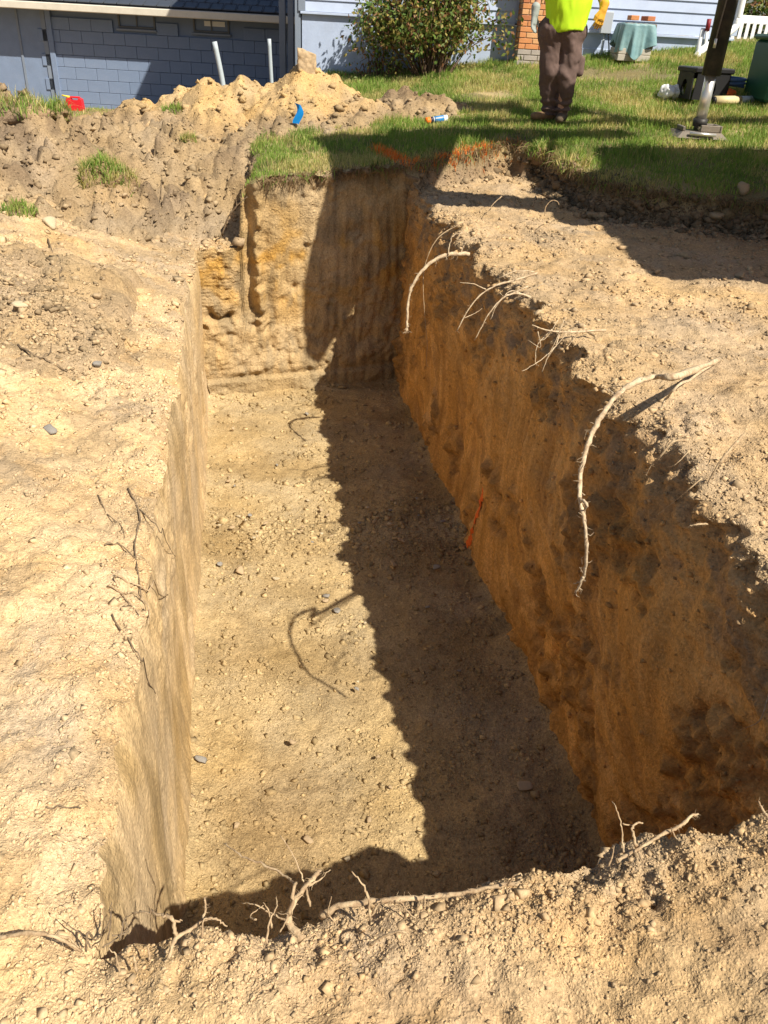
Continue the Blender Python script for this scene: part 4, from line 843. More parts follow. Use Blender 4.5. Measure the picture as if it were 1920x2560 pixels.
sod('grass tuft beside the blue flag on the topsoil heap', 470, 350, 9.0, .07, 180, -.2, 509, .08, .5)
sod('lone grass tussock beside the black crate', 1700, 248, 10.3, .13, 500, -.5, 510, .14, .5)
sod('loose turf clump hanging at the inner corner of the bench edge', 1355, 385, 8.65, .13, 500, .3, 511, .10, .8)
sod('brown turf clump overhanging the bench where the lawn steps down', 1435, 415, 8.15, .15, 600, .3, 512, .10, .8)

# ------------------------------------------------------------------ buildings
BLUE = (.40, .47, .64)
M['blue_parge'] = paint('blue_parged_wall', (.40, .48, .66), 0.75, 0.06, 25, 0.004, 0.12)
M['blue_siding'] = paint('blue_siding_paint', (.44, .52, .70), 0.5, 0.05, 60, 0.001, 0.06)
M['blue_block'] = paint('slate_blue_block_paint', (.185, .245, .37), 0.7, 0.07, 50, 0.003, 0.08)
M['joint'] = paint('slate_blue_joint', (.18, .235, .35), 0.8, 0.05)
M['dark_metal_roof'] = paint('dark_metal_roof', (.055, .065, .085), 0.35, 0.1, spec=0.5)
M['gutter'] = paint('cream_gutter', (.62, .58, .50), 0.4, 0.06, dirt=0.15)
M['slate_trim'] = paint('slate_trim', (.20, .24, .31), 0.55, 0.06)
M['white'] = paint('white_vinyl', (.78, .79, .80), 0.4, 0.04); M['pvc'] = paint('white_pipe', (.40, .46, .51), 0.4, 0.05, dirt=0.08)
M['glass'] = paint('dark_glass', (.02, .025, .03), 0.08, 0.05, spec=0.6); M['frame'] = paint('window_frame', (.12, .13, .14), 0.5, 0.05)
M['mortar'] = paint('mortar', (.42, .38, .33), 0.9, 0.1, 80, 0.002)
M['brick_a'] = paint('orange_brick', (.55, .24, .10), 0.85, 0.14, 60, 0.003); M['brick_b'] = paint('red_brick', (.42, .16, .075), 0.85, 0.14, 60, 0.003); M['brick_c'] = paint('tan_brick', (.60, .33, .16), 0.85, 0.14, 60, 0.003)
M['brick_g'] = paint('grey_painted_brick', (.36, .32, .29), 0.85, 0.12, 60, 0.003)
M['concrete'] = paint('concrete', (.42, .39, .34), 0.85, 0.12, 50, 0.003)
def child(b, name, mat, parent, smooth=False): return b.build(name, M[mat], parent, smooth)
house = thing('house', (-1.53, 13.0, 0), 'pale blue sided house behind the lawn with brick chimney', 'house', None, math.atan2(0.25, 6.0))
fo = child(B().box((0, 0, .3), (6.05, .3, 1.63)), 'foundation_wall', 'blue_parge', house)
child(B().box((-.02, -.05, 1.63), (2.96, .3, 1.66), .004).box((3.4, -.05, 1.60), (6.07, .3, 1.63), .004), 'water_table', 'blue_siding', house)
upper = child(B().box((0, 0.0, 1.66), (6.05, 8, 5.2)), 'wall', 'blue_siding', house)
for x0, x1, zb, nb in ((-.02, 2.96, 1.665, 5), (3.4, 6.02, 1.635, 6)):
    for k in range(nb):
        z = zb + k * .135
        child(B().add([(x0, -.028, z), (x1, -.028, z), (x1, -.004, z), (x0, -.004, z), (x0, -.010, z + .15), (x1, -.010, z + .15), (x1, -.003, z + .15), (x0, -.003, z + .15)],
              [(0, 1, 5, 4), (0, 3, 2, 1), (2, 3, 7, 6), (4, 5, 6, 7), (0, 4, 7, 3), (1, 2, 6, 5)]), 'siding_board', 'blue_siding', upper)
child(B().box((-.05, -.04, 1.66), (.05, .06, 5.2), .004), 'corner_board', 'slate_trim', house); child(B().box((5.98, -.04, 1.66), (6.09, .06, 5.2), .004), 'corner_board', 'blue_siding', house)
rf = B().add([(-.4, -.45, 5.25), (6.45, -.45, 5.25), (3.0, -.45, 7.6), (-.4, 8.4, 5.25), (6.45, 8.4, 5.25), (3.0, 8.4, 7.6), (-.4, -.45, 5.15), (6.45, -.45, 5.15), (-.4, 8.4, 5.15), (6.45, 8.4, 5.15)],
             [(0, 1, 2), (3, 5, 4), (0, 2, 5, 3), (1, 4, 5, 2), (6, 8, 9, 7), (0, 6, 7, 1), (3, 4, 9, 8), (0, 3, 8, 6), (1, 7, 9, 4)]); child(rf, 'roof', 'dark_metal_roof', house)
wd = child(B().box((1.04, -.02, 1.30), (1.70, .05, 1.60), .004), 'window', 'white', house); child(B().box((1.07, -.024, 1.33), (1.67, .02, 1.57)), 'pane', 'glass', wd)
# foundation blocks on the right half
BB = []; bm_ = B().box((-.196, -.012, -.096), (.196, .05, .096), .008); o = bm_.build('block', M['blue_parge'], fo); proto_b = o; first = True
for r_ in range(3):
    for k in range(7):
        x = 3.55 + k * .4 + (r_ % 2) * .2; z = 1.12 + r_ * .2
        if x + .2 > 6.05 or z + .1 > 1.61: continue
        if first: o.location = (x, 0, z); first = False
        else: inst(proto_b, 'block', (x, 0, z), parent=fo)
# chimney
cx0, cx1, cy0 = 2.99, 3.38, -.34
chm = child(B().box((cx0 + .012, cy0 + .012, .6), (cx1 - .012, .02, 2.35)).box((cx0, cy0, 2.36), (cx1, .02, 8.2)), 'chimney', 'mortar', house)
protos = {}
def brick(x0, x1, y0, y1, z, mat):
    key = (round(x1 - x0, 3), round(y1 - y0, 3), mat)
    c = ((x0 + x1) / 2, (y0 + y1) / 2, z + .0285)
    if key not in protos:
        h = ((x1 - x0) / 2, (y1 - y0) / 2, .0285); protos[key] = B().box((-h[0], -h[1], -h[2]), h, .004).build('brick', M[mat], chm); protos[key].location = c
    else: inst(protos[key], 'brick', c, parent=chm)
rb = random.Random(3)
for k in range(18):
    z = 1.10 + k * .067; mat = lambda: ('brick_g' if k < 4 else rb.choice(['brick_a', 'brick_a', 'brick_b', 'brick_c']))
    xs_ = [cx0, cx0 + .19, cx1] if k % 2 else [cx0, cx0 + .095, cx0 + .285, cx1]
    for a, b in zip(xs_[:-1], xs_[1:]): brick(a + .004, b - .004, cy0, cy0 + .05, z, mat())
    ys_ = [cy0 + .056, cy0 + .15, 0] if k % 2 else [cy0 + .056, cy0 + .245, 0]
    for a, b in zip(ys_[:-1], ys_[1:]): brick(cx0, cx0 + .05, a + .004, b - .004, z, mat())
# gutters and pipes on the house
def pipe(name, pts, r, label, mat, cat='pipe', n=10, group=None):
    return tag(B().tube(catmull(pts, 4) if len(pts) > 2 else pts, r, n).build(name, M[mat], None, True), label, cat, group)
ds = B().box((-.10, -.02, .3), (-.02, .05, 5.1), .006); child(ds, 'downspout', 'slate_trim', house)
child(B().tube(catmull([(6.03, -.10, 4.8), (6.03, -.10, 2.2), (6.03, -.10, 1.85), (5.98, -.14, 1.74), (5.7, -.3, 1.58), (5.50, -.45, 1.47), (5.42, -.5, 1.38)], 5), .048, 10), 'downspout', 'white', house, True)
p = thing('vent_pipe', (3.96, 12.85, 1.2), 'short white pipe with dark red cap against the house wall', 'pipe'); child(B().tube([(0.10, 0, .1), (0.06, 0, .52)], .022, 10), 'tube', 'white', p, True)
M['dark_red'] = paint('dark_red', (.22, .02, .03), 0.5, 0.1); child(B().tube([(0.06, 0, .50), (0.055, 0, .64)], .030, 10), 'cap', 'dark_red', p, True)
pipe('drain_pipe', [(3.95, 12.88, 1.25), (3.98, 12.9, 1.73)], .033, 'white drain pipe left of the red capped pipe', 'white')
ebox = thing('electrical_box', (2.68, 13.05, 1.0), 'grey electrical box on the house wall left of the tarp', 'electrical box')
child(B().box((-.075, -.06, .60), (.075, .06, .86), .008), 'box', 'frame', ebox); ebox.children[0].data.materials[0] = paint('grey_enamel', (.42, .46, .52), 0.45, 0.04)
child(B().tube([(.0, 0, .1), (.0, 0, .60)], .018, 8), 'conduit', 'pvc', ebox, True); child(B().tube(catmull([(.05, -.02, .6), (.09, -.06, .35), (.02, -.08, .22), (-.1, -.1, .20)], 6), .010, 6), 'cable', 'frame', ebox, True)

# wing with block wall
wing = thing('house_wing', (-2.1, 17.0, 0), 'low slate blue block wing with metal roof and cream gutter', 'building')
wall = child(B().box((-7.6, .05, -.5), (.2, .4, 1.6)), 'block_wall', 'joint', wing)
prb = B().box((-.1972, 0, -.0972), (.1972, .0535, .0972), .004).build('block', M['blue_block'], wall); first = True
for r_ in range(10):
    for k in range(12):
        x = -4.38 + k * .4 - (r_ % 2) * .2; z = -.33 + r_ * .2
        if z > 1.46 or x > .2: continue
        if z > 1.15 and (-3.30 < x + .2 and x - .2 < -2.58 or -1.92 < x + .2 and x - .2 < -1.22): continue
        if first: prb.location = (x, 0, z); first = False
        else: inst(prb, 'block', (x, 0, z), parent=wall)
for x0, x1 in ((-3.28, -2.60), (-1.90, -1.24)):
    w = child(B().box((x0, .02, 1.25), (x1, .08, 1.29), .004).box((x0, .02, 1.55), (x1, .08, 1.59), .004).box((x0, .02, 1.29), (x0 + .03, .08, 1.55)).box((x1 - .03, .02, 1.29), (x1, .08, 1.55)).box(((x0 + x1) / 2 - .012, .03, 1.29), ((x0 + x1) / 2 + .012, .07, 1.55)), 'window', 'frame', wing)
    for a, b in ((x0 + .03, (x0 + x1) / 2 - .012), ((x0 + x1) / 2 + .012, x1 - .03)): child(B().box((a, .055, 1.29), (b, .065, 1.55)), 'pane', 'glass', w)
    child(B().box((x0 - .03, -.03, 1.215), (x1 + .03, .05, 1.25), .006), 'sill', 'slate_trim', w)
child(B().box((-1.70, .048, 1.36), (-1.32, .052, 1.44)), 'pane_strip', 'white', wing)  # plain white strip across the second window's panes
child(B().box((-4.60, -.04, -.4), (-4.50, .06, 1.55), .006), 'trim_post', 'blue_block', wing)
dr = child(B().box((-5.95, .02, -.3), (-4.62, .06, 1.5), .004), 'door', 'blue_block', wing); child(B().box((-5.16, .00, -.3), (-5.12, .03, 1.5)), 'door_stile', 'slate_trim', dr); child(B().box((-4.70, .0, -.3), (-4.62, .03, 1.5)), 'door_stile', 'slate_trim', dr)
child(B().box((-7.6, -.44, 1.47), (.14, -.34, 1.59), .012), 'gutter', 'gutter', wing); child(B().box((-7.6, -.34, 1.50), (.14, .06, 1.53)), 'soffit', 'frame', wing)
roof = child(B().add([(-7.7, -.36, 1.60), (.2, -.36, 1.60), (.2, 4, 3.3), (-7.7, 4, 3.3), (-7.7, -.36, 1.56), (.2, -.36, 1.56), (.2, 4, 3.26), (-7.7, 4, 3.26)], [(0, 1, 2, 3), (7, 6, 5, 4), (0, 4, 5, 1), (1, 5, 6, 2), (2, 6, 7, 3), (3, 7, 4, 0)]), 'roof', 'dark_metal_roof', wing)
sl_ang = math.atan2(1.7, 4.36); pr = B().box((-.115, -.10, 0), (.115, .16, .022), .008).box((-.115, -.10, .022), (-.095, .16, .035), .006).build('roof_panel', M['dark_metal_roof'], roof); first = True
for r_ in range(3):
    for k in range(33):
        y = -.28 + r_ * .24; loc = (-7.5 + k * .235 + (r_ % 2) * .11, y, 1.605 + (y + .36) * .39 + .012)
        if first: pr.location = loc; pr.rotation_euler = (sl_ang - .03, 0, 0); first = False
        else: inst(pr, 'roof_panel', loc, (sl_ang - .03, 0, 0), parent=roof)
tag(B().box((-2.13, 14.96, -.2), (-2.03, 15.06, 3.2), .006).build('porch_post', M['slate_trim']), 'left dark blue post in the gap between the wing and the house', 'post')
tag(B().box((-1.99, 14.96, -.2), (-1.90, 15.06, 3.2), .006).build('porch_post', M['slate_trim']), 'right dark blue post in the gap between the wing and the house', 'post')
pipe('standing_pipe', [at(536, 104, 12.4), at(552, 180, 12.4), at(560, 225, 12.4)], .034, 'thicker pale grey pipe leaning behind the middle dirt pile', 'pvc')
pipe('standing_pipe', [at(673, 97, 12.8), at(677, 170, 12.8), at(680, 220, 12.8)], .026, 'thinner grey pipe standing upright between the dirt piles', 'pvc')

# fence at the right
fence = thing('picket_fence', (5.4, 16.0, 1.0), 'white vinyl picket fence beyond the right end of the house', 'fence')
child(B().box((-.6, -.03, .86), (4.5, .03, .98), .006), 'rail', 'white', fence); child(B().box((-.6, -.03, .42), (4.5, .03, .54), .006), 'rail', 'white', fence)
pk = B().box((-.03, -.045, .52), (.03, -.032, .88), .003).build('picket', M['white'], fence); pk.location = (-.5, 0, 0)
for k in range(1, 46): inst(pk, 'picket', (-.5 + k * .108, 0, 0), parent=fence)
for k in range(3): child(B().box((-.6 + k * 2.2, -.05, -.2), (-.5 + k * 2.2, .05, 1.05), .006), 'post', 'white', fence)

# ------------------------------------------------------------------ shrub in front of the house
M['bark'] = paint('shrub_stem', (.14, .09, .06), 0.9, 0.2)
n = N('shrub_leaves', 0.55, 0.3); n.col(n.attr()); tr = n.node('ShaderNodeBsdfTranslucent'); n.L(n.attr(), tr.inputs[0]); mx = n.node('ShaderNodeMixShader'); mx.inputs[0].default_value = .3
n.L(n.b.outputs[0], mx.inputs[1]).L(tr.outputs[0], mx.inputs[2]).L(mx.outputs[0], n.t.nodes['Material Output'].inputs[0]); M['leaf'] = n.m
def shrub(name, c, label, R=(.62, .42, .62), zc=.78, nleaf=5200, nst=46, seed=1, leaf=(.022, .038), dropy=.5, loose=.075):
    r = np.random.default_rng(seed); t = thing(name, c, label, 'shrub'); tips = []
    for k in range(nst):
        a = r.uniform(0, 2 * np.pi); d = r.random() ** .6; e = np.array([math.cos(a) * R[0] * d, math.sin(a) * R[1] * d, zc + R[2] * math.sqrt(max(0, 1 - d * d)) * r.uniform(.1, 1.0) - .25 * d])
        b = np.array([math.cos(a) * .22 * d, math.sin(a) * .16 * d, 0]); mdl = (b + e) / 2 + np.array([r.normal() * .06, r.normal() * .05, .12]); tail = e + np.array([math.cos(a) * .1, math.sin(a) * .08, -dropy * r.uniform(0, .35)])
        P = catmull([b, mdl, e, tail], 6); tips.append(P); B().tube(P, np.linspace(.009, .003, len(P)), 5).build('stem', M['bark'], t, True)
    allp = np.concatenate([p[5:] for p in tips]); q = r.integers(0, len(allp), nleaf); pos = allp[q] + r.normal(0, loose, (nleaf, 3)); pos[:, 2] = np.maximum(pos[:, 2], .03)
    L_ = r.uniform(*leaf, nleaf); dirv = r.normal(size=(nleaf, 3)) + np.array([0, -.3, -.7]); dirv /= np.linalg.norm(dirv, axis=1, keepdims=True)
    sd_ = np.cross(dirv, r.normal(size=(nleaf, 3))); sd_ /= np.linalg.norm(sd_, axis=1, keepdims=True) + 1e-9; nr = np.cross(dirv, sd_)
    a0 = pos; a1 = pos + dirv * L_[:, None] + sd_ * (L_ * .55)[:, None] + nr * (L_ * .12)[:, None]; a2 = pos + dirv * (2 * L_)[:, None]; a3 = pos + dirv * L_[:, None] - sd_ * (L_ * .55)[:, None] + nr * (L_ * .12)[:, None]
    P = np.stack([a0, a1, a2, a3], 1).reshape(-1, 3); k = np.arange(nleaf)[:, None] * 4
    base = np.array([(.10, .17, .03), (.17, .22, .05), (.30, .25, .07), (.26, .13, .06), (.07, .13, .03)])[r.choice(5, nleaf, p=[.20, .30, .26, .15, .09])]
    o = mk('foliage', P, [k + np.array([0, 1, 2]), k + np.array([0, 2, 3])], M['leaf'], t, False, np.repeat(base * r.uniform(.7, 1.2, (nleaf, 1)), 4, 0)); o['kind'] = 'stuff'
    return t
shrub('shrub', (.30, 12.45, .96), 'leafy green and russet shrub in front of the house', (.98, .42, .92), .74, 8500, 84, 5, (.022, .042), 1.1, .10)
shrub('shrub', (7.4, 18.5, 1.3), 'dark leafy bush behind the white picket fence', (1.6, .8, 1.1), .8, 3500, 30, 8, (.04, .07))
shrub('shrub', (-.42, 12.62, .90), 'thin low twiggy bush left of the big shrub under the basement window', (.34, .22, .30), .28, 700, 26, 6, (.018, .03))

# ------------------------------------------------------------------ things on the lawn
M['black_plastic'] = paint('black_plastic', (.018, .018, .02), 0.45, 0.1); M['green_plastic'] = paint('dark_green_plastic', (.012, .075, .042), 0.4, 0.08)
M['steel_black'] = paint('black_painted_steel', (.035, .033, .032), 0.5, 0.2, 60, 0.001, 0.35); M['steel'] = paint('worn_steel', (.17, .145, .12), 0.55, 0.2, 50, 0.002, 0.4)
n = N('chrome', 0.30, 0.5); n.b.inputs['Metallic'].default_value = 0.75; n.col((.74, .71, .66)); M['chrome'] = n.m
n = N('machine_yellow', 0.45, 0.4); n.col((.55, .30, .03)); M['yellow_paint'] = n.m
# machine standing outside the frame at the right; its stabilizer leg is in view
mz = lawn_h(3.03, 9.25)
mach = thing('digging_machine', (3.03, 9.25, float(mz)), 'black hydraulic stabilizer leg with chrome rod on a steel foot pad', 'machine')
leg = child(B().tube([(0, 0, .56), (0, 0, 2.6)], .092, 24), 'stabilizer_tube', 'steel_black', mach, True)
child(B().tube([(0, 0, .12), (0, 0, .58)], .055, 20), 'piston_rod', 'chrome', mach, True)
child(B().tube([(0, 0, .10), (0, 0, .17)], .072, 16), 'rod_collar', 'steel_black', mach, True)
ft = child(B().add([(-.26, -.20, .0), (.26, -.20, .0), (.30, .20, .0), (-.30, .20, .0), (-.20, -.14, .055), (.20, -.14, .055), (.24, .14, .055), (-.24, .14, .055)], [(0, 3, 2, 1), (4, 5, 6, 7), (0, 1, 5, 4), (1, 2, 6, 5), (2, 3, 7, 6), (3, 0, 4, 7)]), 'foot_pad', 'steel', mach)
child(B().box((-.02, -.13, .056), (.19, -.10, .12), .006).box((-.02, .08, .056), (.19, .11, .12), .006).box((-.20, -.12, .056), (-.17, .1, .10), .006).box((.17, -.13, .056), (.20, .11, .12), .006), 'foot_bracket', 'steel', ft)
child(B().tube([(-.14, -.19, .045), (.12, -.21, .04)], .018, 8), 'foot_pin', 'chrome', ft, True)
child(B().tube(catmull([(.02, -.10, 2.5), (.0, -.105, 2.0), (-.03, -.10, 1.5), (-.055, -.085, 1.0), (-.06, -.085, .82)], 6), .007, 6), 'hose', 'steel', mach, True)
child(B().tube([(-.06, -.09, .88), (-.06, -.09, .80)], .014, 8), 'hose_fitting', 'chrome', mach, True)
child(B().tube(catmull([(-.1, -.05, 2.3), (-.16, -.08, 1.75), (-.12, -.10, 1.28 + .32), (-.02, -.12, 1.56), (.06, -.1, 1.62), (.13, -.05, 1.9)], 6), .011, 6), 'hose', 'black_plastic', mach, True)
# unseen machine parts beyond the frame; overhead beams and plates shaped for their shadow
def W(x, y, z): return (x - 3.03, y - 9.25, z - mz)
child(B().box(W(2.1, 8.24, 3.12), W(6.4, 8.40, 3.28), .01), 'outrigger_beam', 'yellow_paint', mach)
child(B().tube([W(3.03, 9.25, 2.5), W(3.03, 8.35, 3.2)], .07, 12), 'outrigger_arm', 'steel_black', mach, True)
child(B().box(W(5.2, 2.6, .95), W(6.6, 9.6, 1.35), .03), 'chassis', 'steel_black', mach)
child(B().box(W(5.1, 4.2, 1.36), W(6.7, 6.6, 3.1), .06), 'cab', 'yellow_paint', mach)
child(B().prism([(W(3.62, 0, 0)[0], 3.10 - mz), (W(6.8, 0, 0)[0], 3.10 - mz), (W(6.8, 0, 0)[0], 3.25 - mz), (W(3.62, 0, 0)[0], 3.2 - mz)], 3.95 - 9.25, 5.5 - 9.25).prism([(W(3.25, 0, 0)[0], 3.11 - mz), (W(6.8, 0, 0)[0], 3.11 - mz), (W(6.8, 0, 0)[0], 3.24 - mz), (W(3.25, 0, 0)[0], 3.19 - mz)], 5.51 - 9.25, 6.5 - 9.25)
      .prism([(W(3.5, 0, 0)[0], 3.1 - mz), (W(6.0, 0, 0)[0], 3.1 - mz), (W(6.0, 0, 0)[0], 3.25 - mz), (W(3.5, 0, 0)[0], 3.2 - mz)], 6.51 - 9.25, 7.3 - 9.25), 'shadow_canopy', 'yellow_paint', mach)  # unseen slabs, stepped outline laid out for the shadow they throw
child(B().box(W(2.0, 6.03, 3.0), W(3.6, 6.42, 3.35), .03), 'shadow_beam', 'yellow_paint', mach)  # this and the next: unseen beams set to throw shadow bands
child(B().box(W(1.5, 7.66, 3.05), W(3.9, 7.98, 3.3), .03), 'shadow_beam', 'yellow_paint', mach)
child(B().tube([W(3.08, 7.3, 3.1), W(3.08, 7.8, 3.3)], .05, 10).tube([W(3.22, 7.35, 3.1), W(3.22, 7.8, 3.3)], .025, 10), 'cylinder', 'chrome', mach, True)
bk = [(0.72, 7.45), (1.05, 7.70), (1.6, 7.66), (2.12, 7.7), (2.12, 7.0), (2.18, 6.4), (2.12, 6.1), (2.14, 5.22), (1.96, 5.24), (1.56, 5.62), (1.3, 6.05), (1.13, 6.4), (0.98, 7.05)]; nb = len(bk)
child(B().add([W(x, y, z) for z in (3.12, 3.28) for x, y in bk], [[i, (i + 1) % nb, nb + (i + 1) % nb, nb + i] for i in range(nb)] + [list(range(nb))[::-1], list(range(nb, 2 * nb))]), 'shadow_plate', 'steel', mach)  # unseen flat plate, outline cut to cast the wanted shadow
for s_ in (3.3, 8.6):
    for x in (5.15, 6.65): child(B().tube([W(x - .16, s_, .95), W(x + .16, s_, .95)], .46, 24), 'wheel', 'black_plastic', mach, True)

# crate, bin and odds and ends beside it
def ground_at(x, y): return float(lawn_h(x, y)) + 0.01
cr = thing('plastic_crate', (3.42, 10.65, ground_at(3.42, 10.65)), 'black plastic step crate with oval holes behind the stabilizer leg', 'crate', None, .25)
def holed(w0, w1, z0, z1, y, t):
    """panel with a round-ended hole, tapering from width w0 (bottom) to w1 (top)"""
    b = B(); nn = 24; c = (0, (z0 + z1) * .5 - .02); out = []; inn = []
    for k in range(nn):
        a = 2 * math.pi * k / nn; ca, sa = math.cos(a), math.sin(a); m = max(abs(ca), abs(sa)); sx, sz = ca / m, sa / m
        z = c[1] + sz * ((z1 - c[1]) if sz > 0 else (c[1] - z0)); hw = lerp(w0, w1, (z - z0) / (z1 - z0)) / 2; out.append((sx * hw, z)); inn.append((c[0] + ca * .055, c[1] + sa * .085))
    P = [(x, y, z) for x, z in out] + [(x, y, z) for x, z in inn] + [(x, y + t, z) for x, z in out] + [(x, y + t, z) for x, z in inn]; F = []
    for k in range(nn):
        j = (k + 1) % nn; F += [(k, j, nn + j, nn + k), (2 * nn + k, 3 * nn + k, 3 * nn + j, 2 * nn + j), (k, 2 * nn + k, 2 * nn + j, j), (nn + k, nn + j, 3 * nn + j, 3 * nn + k)]
    return b.add(P, F)
for rz_, d in ((0, .19), (math.pi / 2, .24), (math.pi, .19), (-math.pi / 2, .24)):
    w = .44 if d < .2 else .34; o = child(holed(w, w - .03, 0, .27, -d, .014), 'side_panel', 'black_plastic', cr); o.rotation_euler = (0, 0, rz_)
child(B().box((-.25, -.205, .27), (.25, .205, .325), .012), 'top_rim', 'black_plastic', cr)
bn = thing('plastic_bin', (4.28, 10.45, ground_at(4.28, 10.45)), 'dark green ribbed plastic bin at the right photo edge', 'bin', None, .1)
child(B().box((-.33, -.28, 0), (.45, .3, .60), .03), 'body', 'green_plastic', bn); child(B().box((-.35, -.30, .60), (.47, .32, .655), .02), 'rim', 'green_plastic', bn)
for k in range(6): child(B().box((-.25 + k * .12, -.295, .05), (-.235 + k * .12, -.279, .58), .003), 'rib', 'green_plastic', bn)
for k in range(3): child(B().box((-.32, -.291, .14 + k * .15), (.44, -.2795, .152 + k * .15), .003), 'rib', 'green_plastic', bn)
for z in (.42, .14): child(B().tube([(-.18, -.29, z), (-.18, -.278, z)], .065, 18), 'boss', 'green_plastic', bn, True)
M['blue_hose'] = paint('blue_hose', (.06, .13, .30), .35, .1); M['orange_cloth'] = paint('orange_cloth', (.80, .16, .03), .7, .1); M['cream'] = paint('cream_vinyl', (.62, .52, .30), .5, .08)
hx, hy = 3.78, 10.75
ang = np.linspace(0, 2 * np.pi * 2.6, 70)
tag(B().tube(np.stack([hx + .15 * np.cos(ang), hy + .10 * np.sin(ang), ground_at(hx, hy) + .10 + .018 * ang / 3], 1), .017, 8).build('hose_coil', M['blue_hose'], None, True), 'coil of blue hose lying left of the green bin', 'hose')
def rag(name, x, y, R, h, mat, label, cat, seed):
    V_, F_ = snet(lambda a, b, c: np.sqrt((a / R[0]) ** 2 + (b / R[1]) ** 2 + (c / h) ** 2) - 1 - .45 * fbm3(a, b, c, .09, 3, seed), (-R[0] * 1.6, -R[1] * 1.6, -h * 1.6), (R[0] * 1.6, R[1] * 1.6, h * 1.8), .012)
    return tag(mk(name, V_ + np.array([x, y, ground_at(x, y) + h * .5]), F_, M[mat]), label, cat)
rag('cloth', 3.70, 10.62, (.12, .09), .075, 'orange_cloth', 'crumpled orange cloth under the blue hose coil', 'cloth', 601)
rag('plastic_bag', 3.12, 10.75, (.15, .10), .085, 'white', 'crumpled white plastic bag left of the black crate', 'bag', 602)
g0 = ground_at(3.6, 10.35)
cp = thing('tool_tube', (3.68, 10.36, g0), 'cream tube with dark end lying in the grass before the crate', 'tube'); child(B().tube([(-.20, -.06, .05), (.12, .05, .06)], .048, 14), 'tube', 'cream', cp, True); child(B().tube([(-.225, -.068, .049), (-.198, -.059, .05)], .040, 14), 'end', 'black_plastic', cp, True); child(B().tube([(.12, .05, .06), (.32, .12, .07)], .045, 14), 'sleeve', 'pvc', cp, True)

# covered air conditioner
ac = thing('air_conditioner', (3.02, 12.72, 1.30), 'air conditioner under a faded blue tarp on a block base by the house', 'air conditioner', None, .04)
child(B().box((-.24, -.22, .0), (.20, .22, .075), .006).box((-.24, -.22, .078), (.20, .22, .15), .006), 'base_block', 'concrete', ac)
child(B().box((-.20, -.21, .152), (.22, .21, .44), .01), 'casing', 'steel', ac)
n = N('blue_tarp', .45, .3); n.col(n.ramp(n.noise(6, 5, .6), [(.3, (.13, .25, .29)), (.7, (.24, .38, .40))])); n.bump(n.noise(18, 4, .6), .5, .01); M['tarp'] = n.m
nA, nH = 96, 22; Vt = []
for j in range(nH):
    t = j / (nH - 1)
    for k in range(nA):
        a = 2 * math.pi * k / nA; ca, sa = math.cos(a), math.sin(a); m = (abs(ca) ** 6 + abs(sa) ** 6) ** (1 / 6)
        rx, ry = ca / m, sa / m; fold = .035 * math.sin(a * 7 + 1.3) + .025 * math.sin(a * 13 + .4) + .015 * math.sin(a * 23)
        hem = .13 + .07 * math.sin(a * 2 + 2.2) + .05 * math.sin(a * 5)
        if j < 5: f = j / 5 * .97; Vt.append((rx * .235 * f, ry * .235 * f, .462 + .006 * math.sin(k + j)))
        else:
            q = (j - 5) / (nH - 6); s_ = 1 + (.10 + fold * 3.0) * q ** .8; Vt.append((rx * .243 * s_, ry * .243 * s_, .455 - q * (.455 - hem)))
Ft = np.array([(j * nA + k, j * nA + (k + 1) % nA, (j + 1) * nA + (k + 1) % nA, (j + 1) * nA + k) for j in range(nH - 1) for k in range(nA)])
tp = mk('tarp', np.array(Vt), Ft, M['tarp'], None, True); tp.scale = (.93, .93, .95); tp.location = ac.location; tp.rotation_euler = ac.rotation_euler; tag(tp, 'faded blue tarp draped over the air conditioner', 'tarp')
for dx, mt, lb in ((-.07, 'brick_a', 'left orange brick holding down the blue tarp'), (.13, 'brick_b', 'right red brick holding down the blue tarp')):
    o = B().box((-.055, -.10, 0), (.055, .10, .055), .004).build('brick', M[mt]); o.location = (3.02 + dx, 12.68, 1.30 + .472); o.rotation_euler = (0, 0, .1 + dx); tag(o, lb, 'brick')

# paint can, flag, fuel can, stone slab
p0, p1 = np.array((.20, 9.70, .68)), np.array((.45, 9.80, .71)); dv = (p1 - p0) / np.linalg.norm(p1 - p0); p0[2] = Hxy(p0[0], p0[1]) + .045; p1[2] = Hxy(p1[0], p1[1]) + .05
n = N('paint_can_label', .3, .5); n.col((.03, .22, .55)); M['can_blue'] = n.m; n = N('paint_can_white', .3, .5); n.col((.80, .82, .84)); M['can_white'] = n.m; n = N('can_orange', .45, .4); n.col((.90, .20, .02)); M['can_orange'] = n.m; M['can_dark'] = paint('can_print', (.03, .03, .05), .4, .05)
pc = thing('paint_can', tuple((p0 + p1) / 2), 'blue and white spray paint can with orange cap lying on the grass', 'spray can'); L2 = np.linalg.norm(p1 - p0) / 2; e = (p1 - p0) / (2 * L2)
T_ = lambda a, b: [e * a, e * b]
child(B().tube(T_(-.075, .125), .033, 20), 'can_body', 'can_white', pc, True); lb = child(B().tube(T_(-.03, .085), .0338, 20), 'label_band', 'can_blue', pc, True); child(B().tube(T_(-.072, -.04), .0338, 20), 'label_band', 'can_dark', pc, True)
child(B().tube(T_(-.125, -.075), .034, 20), 'cap', 'can_orange', pc, True); child(B().tube(T_(.125, .131), .028, 20), 'can_base', 'chrome', pc, True)
yv = np.cross(e, np.array([0, 0, 1.0])); yv /= np.linalg.norm(yv); zv = np.cross(yv, e)
if yv[1] > 0: yv = -yv; 
